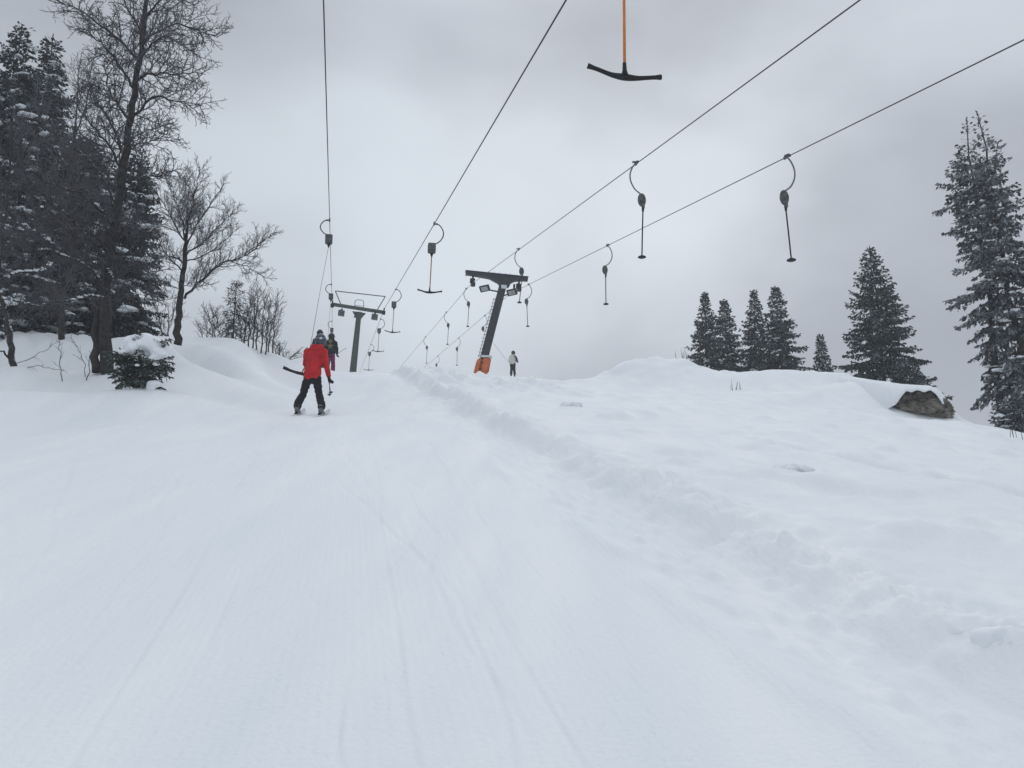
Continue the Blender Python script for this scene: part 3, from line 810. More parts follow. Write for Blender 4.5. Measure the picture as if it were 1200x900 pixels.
bare_tree('bare_tree', 'grey bare tree with low spreading twigs at the left edge behind the leaning snag', 24.5, (-8, 410), [
    ([(-8, 412), (-4, 340), (2, 280), (10, 215), (14, 160), (16, 110)], .09, .012, 'trunkr'),
    ([(0, 300), (22, 270, .3), (45, 250, .5), (62, 222, .6)], .04, .01, True),
    ([(4, 262), (-20, 230, .3), (-40, 190, .4)], .04, .01, True),
    ([(-3, 330), (22, 318, .3), (48, 318, .5), (70, 300, .6)], .04, .01, True),
    ([(10, 215), (30, 180, -.4), (44, 150, -.6), (50, 120, -.6)], .035, .01, True),
    ([(-5, 350), (20, 352, -.3), (45, 360, -.5), (66, 352, -.6)], .035, .01, True)], cfgG, ('bark', 'bark', 'twig'), 10, snow_on=((1, .1, .9, 12), (3, .1, .9, 16), (5, .1, .9, 12)), snow_r=.065)

# small spreading bare tree
cfgC = [dict(gap=.09, ang=42, len=.78, ref=1.6, n=6, wob=.09, rmin=.009, s0=.1, tap=.45, up=(0, 0, .28), bend=(0, 0, .35)),
        dict(gap=.075, ang=36, len=.40, ref=.7, n=4, wob=.12, rmin=.0068, s0=.12, tap=.35, up=(0, 0, .12), bend=(0, 0, .2)),
        dict(gap=.06, ang=36, len=.16, ref=.25, n=3, wob=.14, rmin=.0055, s0=.15, tap=.3, up=(0, 0, .08))]
bare_tree('bare_tree', 'small spreading bare tree on the mound with one long limb reaching right', 25, (208, 402), [
    ([(208, 404), (209, 380), (211, 350), (214, 325), (216, 305), (218, 285)], .12, .06, 'trunk'),
    ([(216, 350), (228, 336), (242, 322, -.2), (254, 312, -.3), (270, 306, -.3), (290, 300, -.3), (305, 286, -.2), (324, 272, -.2)], .042, .012, True),
    ([(270, 306, -.3), (288, 312, -.5), (305, 322, -.6), (316, 326, -.7)], .016, .007, True),
    ([(282, 302, -.3), (296, 290, .2), (310, 282, .4)], .014, .007, True),
    ([(218, 285), (214, 262, .2), (206, 238, .4), (200, 215, .5)], .03, .008, True),
    ([(218, 285), (222, 255, -.2), (230, 222, -.3), (234, 195, -.4)], .032, .008, True),
    ([(218, 290), (232, 262, .3), (250, 235, .5), (262, 215, .6)], .03, .008, True),
    ([(217, 300), (240, 282, -.2), (260, 262, -.4), (276, 245, -.5)], .03, .008, True),
    ([(216, 306), (238, 300, .3), (256, 288, .5), (272, 272, .6)], .025, .008, True),
    ([(216, 310), (202, 298, .1), (190, 305, -.3), (182, 302, -.5)], .036, .010, True),
    ([(214, 318), (200, 306, .3), (190, 292, .5), (182, 270, .7)], .03, .008, True),
    ([(218, 288), (205, 262, -.4), (192, 240, -.6), (184, 228, -.8)], .028, .008, True),
    ([(218, 285), (220, 250, .8), (218, 225, 1.2), (216, 205, 1.3)], .028, .008, True),
    ([(213, 335), (226, 330, -.6), (238, 336, -.8)], .015, .007, True),
    ([(212, 340), (198, 332, -.4), (188, 340, -.7), (184, 352, -.8)], .015, .007, True)], cfgC, ('bark', 'bark', 'twig_rime'), 11,
    snow_on=((9, .1, .8, 6), (1, .3, .9, 7)), snow_r=.035)

# thicket at the end of the mound
cfgS = [dict(gap=.09, ang=44, len=.85, ref=1.4, n=5, wob=.16, rmin=.0085, s0=.10, tap=.5, up=(0, 0, .2), bend=(0, 0, .3)),
        dict(gap=.08, ang=38, len=.28, ref=.5, n=3, wob=.14, rmin=.0068, s0=.15, tap=.4, up=(0, 0, .1))]
rngS = random.Random(3)
def clump_tree(name, label, cat, d, xs, ytop, ybase, seed, mt, group=None, r=.022, cfg=cfgS, lean=15):
    lm = []
    for i, x in enumerate(xs):
        yb = ybase(x); yt = ytop[i]
        lx = rngS.uniform(-lean, lean)
        lm.append(([(x, yb + 6, rngS.uniform(-.4, .4)), (x + lx * .2, yb - (yb - yt) * .4), (x + lx * .6, yb - (yb - yt) * .75), (x + lx, yt)], r, .007, 'trunkr'))
    return bare_tree(name, label, d, (xs[0], ybase(xs[0])), lm, cfg, mt, seed, cat, group)
skl = lambda x: np.interp(x, [230, 250, 290, 318, 345, 360], [396, 397, 402, 412, 428, 434])
clump_tree('bare_shrub', 'low grey bare shrub, leftmost in the thicket at the end of the mound', 'shrub', 29.5, [238, 243, 248, 253, 258, 263], [378, 370, 364, 362, 366, 372], skl, 31, ('twig', 'twig', 'twig'))
clump_tree('bare_shrub', 'dense bare shrub of upright stems in the middle of the thicket', 'shrub', 30.2, [286, 291, 296, 301, 306, 311, 283], [352, 343, 340, 346, 346, 354, 362], skl, 33, ('twig_dark', 'twig', 'twig_dark'), r=.028)
clump_tree('bare_tree', 'slim young bare tree at the right end of the thicket', 'tree', 30.8, [314, 319], [360, 346], skl, 34, ('twig_dark', 'twig', 'twig'), r=.03)
clump_tree('bare_shrub', 'sprawling low dark twigs where the mound drops to the piste', 'shrub', 31.5, [322, 328, 333, 338], [400, 404, 406, 412], skl, 35, ('twig_dark', 'twig_dark', 'twig_dark'), lean=16)
clump_tree('bare_tree', 'pale thin bare sapling between the spruces and the small spreading tree', 'tree', 30, [190, 196], [345, 352], lambda x: 394, 36, ('twig', 'twig', 'twig'), r=.03)
spruce(277, 331, 277, 30, 46, 'thin half-dead spruce with bare drooping branches inside the thicket', name='dead_spruce', fm='needle_dark', seed=39, base_y=408, snow=0,
       density=.42, power=.5, droop=.9, gaps=.15, sp_len=.13, clump=.09, bark='bark_clean')

# leaning snag at the left edge
bare_tree('snag', 'leaning snow-caught snag at the left edge of the photo', 21, (18, 441), [
    ([(18, 442), (14, 415), (10, 385), (3, 355), (-6, 330), (-14, 300)], .085, .05, 'trunk'),
    ([(12, 418), (2, 412, -.3), (-12, 408, -.5)], .03, .012, False),
    ([(17, 436), (40, 428, -.3), (60, 431, -.5), (75, 434, -.6)], .012, .005, True),
    ([(15, 428), (38, 418, .3), (60, 408, .5), (70, 400, .6)], .010, .005, True)],
    [dict(gap=.4, ang=35, len=.4, ref=1, n=4, wob=.15, rmin=.005, s0=.3), dict(gap=.2, ang=30, len=.12, ref=.3, n=3, wob=.1, rmin=.004)],
    ('bark_snow', 'bark', 'twig_dark'), 14, cat='tree', snow_on=((0, .35, .95, 16),), snow_r=.05)
# saplings poking from the snow
cfgP = [dict(gap=.16, ang=35, len=.35, ref=1.0, n=4, wob=.15, rmin=.005, s0=.25, up=(0, 0, .1)), dict(gap=.15, ang=30, len=.12, ref=.3, n=3, wob=.1, rmin=.004)]
def sapling(label, d, pts, seed, r=.012):
    bare_tree('sapling', label, d, (pts[0][0], pts[0][1]), [(pts, r, .005, 'trunkr')], cfgP, ('twig_dark', 'twig_dark', 'twig_dark'), seed, 'sapling', 'saplings poking out of the snow by the left trees')
sapling('thin upright sapling in the snow left of the double trunk', 20, [(73, 447), (71, 425), (70, 402), (68, 392)], 41)
sapling('thin forked sapling right beside the foot of the double trunk', 19.5, [(101, 446), (104, 432), (107, 415), (110, 404)], 42)
sapling('bent thin sapling stooping between the upright ones', 20.5, [(100, 442), (98, 420), (90, 405), (82, 396)], 43, .009)
# reeds on top of the knoll and stalks in its face
for k, (label, d, x0, y0, n, hh, w) in enumerate((
    ('dry upright stalks on the crest of the knoll left of the four spruces', 41.5, 800, 424, 9, 16, 12),
    ('small tuft of dry stalks in the snow face below the four spruces', 33.5, 862, 452, 6, 11, 6),
    ('dry stalks at the right edge below the tall pair of spruces', 17, 1190, 511, 5, 20, 8))):
    rng = np.random.RandomState(60 + k); P = Poly(); o0 = np.array(at(x0, y0, d)[:])
    o0[2] = gz(o0[0], o0[1])
    for i in range(n):
        dx = rng.uniform(-w, w) / FPX * d
        h_ = hh / FPX * d * rng.uniform(.5, 1.1)
        b0 = o0 + np.array([dx, rng.normal(0, .1), -.1])
        P.add(curve(b0, (rng.normal(0, .15), 0, 1), h_ + .1, 5, .06, rng), .010 * d / 35 + .002, .004, 4)
    V, F = P.mesh(o0)
    o = mesh_obj('dry_stalks', V, F, M['twig_dark'], smooth=True); o.location = o0
    tag(o, label, 'dry plant')

# low bush at right edge
spruce(1186, 470, 1188, 21.5, 62, 'low rimed bush under the tall pair at the right edge', name='low_bush', fm='needle_rime', seed=77, base_y=513, snow=14, snow_size=.12,
       density=.8, power=.5, droop=.4, sp_len=.13, min_w=.3)

# little spruce bowed under its snow cap
def small_spruce():
    rng = np.random.RandomState(4)
    d = 18.3
    b = at(163, 457, d); org = np.array(b[:])
    root = empty('young_spruce', tuple(org), 'small dark green spruce bent under a thick cap of snow', 'tree')
    P = Poly(); top = np.array(at(163, 398, d)[:])
    P.add(smooth_poly([org - [0, 0, .1], (org + top) / 2, top], 6), .035, .012, 6)
    P.build('trunk', M['bark'], root, org)
    B = []; Dv = []; Ln = []; PB = Poly()
    def br(p, d0, L_, bend):
        c = curve(p, d0, L_, 6, .06, rng, bend)
        PB.add(c, .012, .004, 4)
        m = int(L_ / .045)
        for i in range(m):
            s = .1 + .9 * (i + rng.rand()) / m
            q, bd, _ = sample_poly(c, min(s, .99))
            hor = np.array([-bd[1], bd[0], 0]); hor /= np.linalg.norm(hor) + 1e-9
            for sd in (-1, 1):
                l2 = (.05 + .34 * L_ * (1 - s)) * rng.uniform(.6, 1.2)
                d2 = bd * .8 + hor * sd * .7 + np.array([0, 0, rng.normal(-.15, .25)]); d2 /= np.linalg.norm(d2)
                ns = max(2, int(l2 / .028))
                for e in range(ns):
                    B.append(q + d2 * l2 * (e + rng.rand()) / ns); Dv.append(d2 + rng.normal(0, .34, 3)); Ln.append(rng.uniform(.05, .10))
        for e in range(14):
            B.append(c[-1] - (c[-1] - c[-2]) * rng.rand()); Dv.append((c[-1] - c[-2]) * 12 + rng.normal(0, .5, 3)); Ln.append(.06)
    H = top[2] - org[2]
    for k in range(60):
        t = (k + .5) / 60 * .66
        az = k * 2.4 + rng.normal(0, .3)
        q = org + (top - org) * t
        L_ = (.42 + .5 * min(t, .45)) * rng.uniform(.7, 1.15)
        el = -.25 + .55 * t
        br(q, (math.cos(az) * math.cos(el), math.sin(az) * math.cos(el), math.sin(el)), L_, (0, 0, -.5 if t < .5 else -.25))
    for (x, y, L_, up) in ((176, 404, .55, .05), (178, 420, .5, .0), (180, 424, .5, -.1), (176, 432, .5, -.2), (150, 415, .42, .0), (148, 420, .5, -.1)):
        q = np.array(at(163 + (x - 163) * .3, y, d - .15)[:]); sgn = 1 if x > 163 else -1
        br(q, (sgn, rng.normal(0, .25), up), L_ * 1.15, (0, 0, .15))
    br(np.array(at(163, 405, d - .35)[:]), (-.1, -.3, 1), .25, (0, 0, 0))
    V, F = sprays(np.array(B), np.array(Dv), np.array(Ln), np.array(Ln) * .2, rng, .2)
    PB.build('branches', M['bark_clean'], root, org)
    mesh_obj('crown', V - org, F, M['needle_green'], root)
    # snow cap: lobed pads melting together
    pos = []; sz = []
    for (x, y, s, dd) in ((155, 402, .24, -.1), (175, 403, .26, -.15), (188, 414, .17, -.2), (160, 410, .18, -.2), (147, 414, .15, -.15), (192, 404, .15, 0), (160, 400, .20, 0), (170, 398, .21, 0), (180, 406, .19, .1), (152, 406, .17, .1), (165, 407, .22, -.15), (176, 412, .20, -.1), (186, 412, .13, 0),
                          (157, 410, .16, -.2), (180, 420, .12, -.3), (183, 426, .09, -.3), (161, 428, .06, -.4), (174, 403, .22, .2), (148, 411, .12, .1),
                          (180, 450, .12, -.3), (176, 456, .12, -.3), (150, 455, .08, -.4)):
        pos.append(np.array(at(x, y, d + dd)[:])); sz.append(s)
    V, F = lumps(pos, sz, rng, .72)
    o = mesh_obj('snow_cap', V - org, F, M['snow_lump'], root, True)
    mod = o.modifiers.new('r', 'REMESH'); mod.mode = 'VOXEL'; mod.voxel_size = .022; mod.use_smooth_shade = True
    m2 = o.modifiers.new('s', 'SMOOTH'); m2.iterations = 6; m2.factor = .6
    freeze(o)
    # hollow-side mound at its foot
    return root

def freeze(o):
    dg = bpy.context.evaluated_depsgraph_get()
    me = bpy.data.meshes.new_from_object(o.evaluated_get(dg), depsgraph=dg)
    old = o.data; o.modifiers.clear(); o.data = me
    bpy.data.meshes.remove(old)
    me.polygons.foreach_set('use_smooth', np.full(len(me.polygons), True))
    return o
small_spruce()

# ------------------------------------------------------------------ rock under its snow lid
def rock():
    d = 25.5
    c = at(1078, 479, d + .22)
    root_o = np.array(c[:])
    bm = bmesh.new(); bmesh.ops.create_icosphere(bm, subdivisions=5, radius=1)
    V = np.array([v.co[:] for v in bm.verts]); F = np.array([[v.index for v in f.verts] for f in bm.faces]); bm.free()
    r = 1 + .25 * fbm(V[:, 0] * 2 + V[:, 2], V[:, 1] * 2 - V[:, 2], 1.0, 5, .55)
    rng = np.random.RandomState(8)
    for k in range(18):
        n = rng.normal(0, 1, 3); n /= np.linalg.norm(n); h = rng.uniform(.60, .90)
        s_ = (V * r[:, None]) @ n
        r = np.where(s_ > h, r * h / np.maximum(s_, 1e-6), r)
    w = fbm(V[:, 0] * 5 + V[:, 2] * 4, V[:, 1] * 5 - V[:, 2] * 3, 1.0, 4, .6)
    r = r + .10 * np.round(fbm(V[:, 0] * 4 + 2, V[:, 2] * 5 + V[:, 1] * 3, 1.0, 3) * 7) / 7 + .13 * w - .35 * np.clip(.07 - np.abs(fbm(V[:, 0] * 2.2 + V[:, 2] * 2 + 5, V[:, 1] * 2 - V[:, 2] * 3, 1.0, 3)), 0, 1) - .30 * np.clip(.10 - np.abs(fbm(V[:, 0] * 3 - V[:, 2] * 5, V[:, 1] * 3 + V[:, 2], 1.0, 2)), 0, 1)
    V = V * r[:, None] * np.array([np.where(V[:, 0] < 0, 1.08, 1.22), V[:, 0] * 0 + .95, V[:, 0] * 0 + .62]).T
    V[:, 2] += -.20 * V[:, 0] - .38 * np.clip(V[:, 0] - .35, 0, 9)
    rk = mesh_obj('boulder', V, F, M['rock'], smooth=False); rk.location = c
    tag(rk, 'brown boulder poking out of the snow bank under a snow lid', 'rock')
    # the lid: one drift lying over the rock, lip rolled over its front
    us = np.linspace(985, 1122, 70)
    yt = np.interp(us, [985, 1000, 1030, 1055, 1072, 1090, 1100, 1106, 1111, 1117, 1122], [441, 442, 447, 450, 451, 452, 457, 463, 473, 489, 497])
    yb = np.interp(us, [985, 1000, 1025, 1035, 1050, 1056, 1062, 1068, 1075, 1083, 1090, 1097, 1103, 1109, 1115, 1122], [462, 472, 480, 482, 474, 465, 458, 460, 457, 460, 457, 462, 471, 483, 493, 500])
    dz0 = np.interp(us, [985, 1030, 1045, 1090, 1105, 1122], [30.0, 25.8, 24.95, 25.0, 25.0, 25.2])
    rows = []
    T_ = [(-.06, .0), (-.10, .30), (.0, .62), (.16, .85), (.42, 1.0), (.85, 1.03), (1.4, 1.0), (2.2, .7), (3.2, -.6), (4.2, -3)]
    for (dd, h) in T_:
        w_ = .10 * fbm(us * .12, us * 0 + dd * 3, 1.0, 3) + .05 * fbm(us * .5, us * 0 + dd * 4, 1.0, 2)
        rows.append([at(u, b_ + (t_ - b_) * (h + w2 * .5 * (0 < h < 1.01)), d_ + dd + w2)[:] for u, b_, t_, d_, w2 in zip(us, yb, yt, dz0, w_)])
    V = np.array(rows).reshape(-1, 3) - root_o
    n = len(us); i = np.arange(len(T_) - 1)[:, None] * n; j = np.arange(n - 1)[None]
    F = np.stack([i + j, i + j + 1, i + n + j + 1, i + n + j], -1).reshape(-1, 4)
    o = mesh_obj('snow_lid', V, F, M['snow_lump'], rk, True)
    m2 = o.modifiers.new('s', 'SUBSURF'); m2.levels = 2
    freeze(o)
rock()

# loose clods broken from the groomer's edge
def clods():
    rng = np.random.RandomState(12)
    spots = [(1168, 738, .20, 'largest lump of broken snow, at the right edge beside the groomed track'),
             (930, 550, .16, 'flat lump of snow on the right-hand run below the row of four spruces'),
             (870, 593, .12, 'lump of snow midway between the groomed track and the right-hand run'),
             (669, 476, .20, 'rounded lump of snow on the slope below the knoll foot'),
             (605, 450, .20, 'rounded lump of snow just below the person in the cream jacket')]
    for k, (px, py, s, lab) in enumerate(spots):
        lo, hi = 2.0, 60.0
        for it in range(40):
            m = (lo + hi) / 2; p = at(px, py, m)
            if p.z > gz(p.x, p.y): lo = m
            else: hi = m
        p = at(px, py, (lo + hi) / 2)
        V, F = lumps(rng.normal(0, 1, (9, 3)) * s * np.array([.6, .5, .06]) , s * rng.uniform(.35, .8, 9), rng, .75)
        o = mesh_obj('snow_clod', V, F, M['snow_lump'], smooth=True)
        mod = o.modifiers.new('r', 'REMESH'); mod.mode = 'VOXEL'; mod.voxel_size = max(.008, s * .08)
        ms = o.modifiers.new('s', 'SMOOTH'); ms.iterations = 4; ms.factor = .5
        freeze(o)
        o.location = (p.x, p.y, gz(p.x, p.y) - s * .06)
        tag(o, lab, 'snow lump', 'loose lumps of snow beside the groomed track')
clods()

# ------------------------------------------------------------------ lift lines
def line_pt(x0, kx, u0, ku, d):
    """camera-frame line (right, up) as a function of depth -> world"""
    x = x0 + kx * d; u = u0 + ku * d
    return Vector((x, d * CP - u * SP, CAMZ + d * SP + u * CP))

class Rope:
    def __init__(s, x0, kx, u0, ku, dp, kx2, ku2):
        s.a = (x0, kx, u0, ku); s.dp = dp
        xp = x0 + kx * dp; up = u0 + ku * dp
        s.b = (xp - kx2 * dp, kx2, up - ku2 * dp, ku2)
    def p(s, d):
        q = line_pt(*(s.a if d <= s.dp else s.b), d)
        # slight catenary sag between the supports
        return q
    def build(s, label, r=.012):
        m = MB(s.p(s.dp))
        m.tube([s.p(d) for d in (-12, 0, 4, 8, 14, 20, 28, 36, 42, s.dp - .4, s.dp, s.dp + .4, 60, 75, 95, 120, 150)], r, 6)
        o = m.build('haul_cable', M['cable'], None, True)
        tag(o, label, 'cable', 'haul cables of the two drag lifts')
        return o
VA = lambda px: (px - 600) / FPX
VU = lambda py: (450 - py) / FPX
DL, DR = 48.0, 52.0
up_line = Rope(-.14, VA(392), 5.03, VU(461), DL, VA(391), VU(515))
dn_line = Rope(2.72, VA(392), 4.62, VU(461), DL, VA(391), VU(515))
ra_line = Rope(6.9, VA(412), 5.05, VU(436), DR, VA(393), VU(520))
rb_line = Rope(9.31, VA(412), 4.60, VU(436), DR, VA(393), VU(520))
up_line.build('cable rising almost straight up above the skiers, leftmost of the four', .011)
dn_line.build('steel cable of the left lift that carries the orange pole T-bars', .011)
ra_line.build('upper cable of the right lift, passing the left end of the blue pylon arm', .012)
rb_line.build('lower cable of the right lift, leaving the photo at the right edge', .012)

LAT = Vector((math.cos(.19), math.sin(.19), 0))      # across the lift
FWD = Vector((-math.sin(.19), math.cos(.19), 0))

def bez(pts, n):
    """Catmull-Rom through the points"""
    P = [Vector(p) for p in pts]; P = [P[0] * 2 - P[1]] + P + [P[-1] * 2 - P[-2]]
    out = []
    for i in range(1, len(P) - 2):
        for k in range(n):
            t = k / n
            a, b, c, d = P[i - 1], P[i], P[i + 1], P[i + 2]
            out.append(.5 * ((2 * b) + (c - a) * t + (2 * a - 5 * b + 4 * c - d) * t * t + (3 * b - a - 3 * c + d) * t ** 3))
    out.append(P[-2]); return out

def tbar(rope, d, label, side=1, drop=1.95, orange='orange_dull', handle=True, yaw=0.0, tilt=0.0, pole_dx=0.0, hw=.36, group='T-bars hanging from the left lift', only_reel=False, vs=1.0, fine=False, pr=.014, hr=.024):
    c = rope.p(d)
    root = empty('tbar_hanger', c, label, 'T-bar', group)
    Z = Vector((0, 0, 1)); S = LAT * side
    k = MB(c); k.box(c + Z * .01, FWD * .09, S * .022, Z * .028, .25); k.box(c + S * .05, FWD * .03, S * .05, Z * .015, .2)
    k.build('cable_clamp', M['steel'], root)
    m = MB(c); m.tube(bez([c + S * .02, c + S * .13 - Z * .02 * vs, c + S * .235 - Z * .16 * vs, c + S * .25 - Z * .33 * vs, c + S * .15 - Z * .5 * vs, c - S * .02 - Z * .60 * vs], 5), .017, 6)
    m.build('hook_arm', M['steel'], root, True)
    b = c - S * (.055 if not only_reel else -.0) - Z * (.70 - .60 * (1 - vs))
    m = MB(c)
    m.box(b, LAT * .105, FWD * .085, Z * .135, .25)
    m.tube([b - FWD * .10, b + FWD * .10], .085, 14)
    m.build('reel_box', M['reel'], root, False)
    m = MB(c); m.tube([b - Z * .13, b - Z * .20], [.05, .035], 8); m.tube([b - Z * .20, b - Z * .25], [.03, .018], 8)
    m.build('reel_outlet', M['black'], root)
    if not only_reel:
        e = c - S * .09 - Z * drop + LAT * pole_dx
        s0 = b - Z * .24
        m = MB(c); m.tube([s0, s0 + (e - s0) * .5, e + Z * .04], [pr, pr, pr], 8)
        m.build('pole', M[orange], root, True)
        m = MB(c)
        ax = (LAT * math.cos(yaw) + FWD * math.sin(yaw)).normalized()
        ax = (ax - Z * tilt).normalized()
        pts = [e - ax * hw + Z * .045, e - ax * hw * .72 + Z * .022, e - ax * hw * .35 - Z * .012, e - Z * .018, e + ax * hw * .35 - Z * .012, e + ax * hw * .72 + Z * .012, e + ax * hw + Z * .03]
        m.tube(bez(pts, 4), [hr * (.85 + .55 * math.exp(-((i - 12) / 3.5) ** 2) + .28 * math.exp(-(min(i, 24 - i) / 1.6) ** 2)) for i in range(25)], 10, flat=1.0)
        m.tube([e + Z * .12, e + Z * .05, e - Z * .01], [pr * 1.25, pr * 1.5, hr * 1.6], 10)
        m.build('t_handle', M['rubber'], root, True)
    return root, b

# down line, near to far
tbar(dn_line, 8.25, 'nearest T-bar, black handle on a bright orange pole at the top of the photo', drop=1.83, orange='orange', pole_dx=.02, hw=.34, tilt=.03, pr=.0135, hr=.022, fine=True)
tbar(dn_line, 24.2, 'T-bar with orange-brown pole hanging left of centre, second nearest of the left lift', drop=1.93, hw=.33, tilt=0.0)
tbar(dn_line, 39.5, 'small T-bar just right of the green pylon, third of the left lift', drop=1.95, hw=.34, tilt=.02)
tbar(dn_line, 52.5, 'small T-bar hanging low behind the green pylon, its handle right of the post', drop=1.95, hw=.36)
tbar(dn_line, 66.5, 'tiny T-bar low over the crest behind the green pylon', drop=1.95, hw=.36)
# up line reels
_, reel1 = tbar(up_line, 25.8, 'nearest reel and curved hook on the cable above the red skier', side=-1, only_reel=True, vs=.8, group='hooks and reels on the cable above the skiers')
_, reel2 = tbar(up_line, 41.0, 'middle reel and curved hook at the left end of the green pylon arm', side=-1, only_reel=True, vs=.8, group='hooks and reels on the cable above the skiers')
_, reel3 = tbar(up_line, 56.5, 'farthest small reel and hook below the left end of the green pylon arm', side=-1, only_reel=True, vs=.8, group='hooks and reels on the cable above the skiers')

def button(rope, d, label, side, drop=2.3, dx=0.0, nopole=False):
    c = rope.p(d)
    root = empty('button_hanger', c, label, 'lift hanger', 'short hangers of the right lift')
    Z = Vector((0, 0, 1)); S = LAT * side
    k = MB(c); k.box(c + Z * .012, FWD * .10, LAT * .025, Z * .03, .25); k.box(c + Z * .035 + S * .03, FWD * .03, LAT * .07, Z * .014, .2); k.tube([c - FWD * .14, c - FWD * .08], .02, 8)
    k.build('cable_clamp', M['steel'], root)
    m = MB(c); m.tube(bez([c + Z * .02, c + S * .10 - Z * .10, c + S * .165 - Z * .28, c + S * .155 - Z * .47, c + S * .06 - Z * .66, c - S * .07 - Z * .77], 5), .019, 6)
    m.build('hook_arm', M['galv'], root, True)
    b = c - S * .11 - Z * .93
    m = MB(c)
    m.ball(b, LAT * .105, FWD * .06, Z * .175, 16, 10); m.tube([b - FWD * .075, b + FWD * .075], .07, 14)
    m.box(b + LAT * .03 - Z * .16, LAT * .03, FWD * .035, Z * .06, .2)
    m.build('reel_case', M['reel'], root, True)
    if not nopole:
        e = c - S * .10 - Z * drop + LAT * dx
        s0 = b - Z * .19 + LAT * .02
        m = MB(c); m.tube([s0, s0 + Z * -.10], [.032, .026], 8); m.tube(bez([s0 - Z * .08, s0 + (e - s0) * .5, s0 + (e - s0) * .88, e + Z * .03], 4), .0165, 8)
        m.build('pole', M['black'], root, True)
        m = MB(c); m.tube([e + Z * .03, e, e - Z * .02, e - Z * .035], [.03, .09, .10, .07], 16)
        m.build('seat_disc', M['rubber'], root, True)
    return root
button(ra_line, 21.5, 'hanger with grey oval reel on the upper cable right of centre, nearest on that cable', -1, 2.36, -.03)
button(rb_line, 19.0, 'largest of the short hangers, on the lower cable at right', 1, 2.30, .06)
button(ra_line, 36.6, 'hanger on the upper cable just before the dark blue pylon arm', -1, 2.25, -.08)
button(rb_line, 32.3, 'hanger on the lower cable right of the dark blue pylon, midway to the largest', 1, 2.2, .0)
button(rb_line, 46.7, 'hanger on the lower cable right beside the dark blue pylon arm', 1, 2.25, .05)
button(ra_line, 53.0, 'hanger under the left end of the dark blue pylon arm', -1, 2.3, -.02)
button(ra_line, 62.5, 'small hanger on the upper cable, first beyond the pylon to its left', -1, 2.3, -.02)
button(rb_line, 61.0, 'hook with reel only, close left of the dark blue post', 1, nopole=True)
button(rb_line, 74.0, 'tiny hanger on the lower cable, its pole dipping behind the snow crest', 1, 2.3)
button(ra_line, 77.0, 'tiny hanger near the snow crest where the upper cable disappears', -1, 2.3)
button(rb_line, 89.0, 'faint farthest hook on the lower cable above the snow crest', 1, nopole=True)

# ------------------------------------------------------------------ green pylon of the left lift
def quadpost(m, a, b, wa, wb, n=LAT, f=FWD, da=None, db=None):
    da = da or wa; db = db or wb
    vs = []
    for p, w, dd in ((a, wa, da), (b, wb, db)):
        for sx, sy in ((-1, -1), (1, -1), (1, 1), (-1, 1)):
            vs.append(Vector(p) + n * w / 2 * sx + f * dd / 2 * sy)
    m.add(vs, [(0, 1, 2, 3)[::-1], (4, 5, 6, 7), (0, 1, 5, 4), (1, 2, 6, 5), (2, 3, 7, 6), (3, 0, 4, 7)])

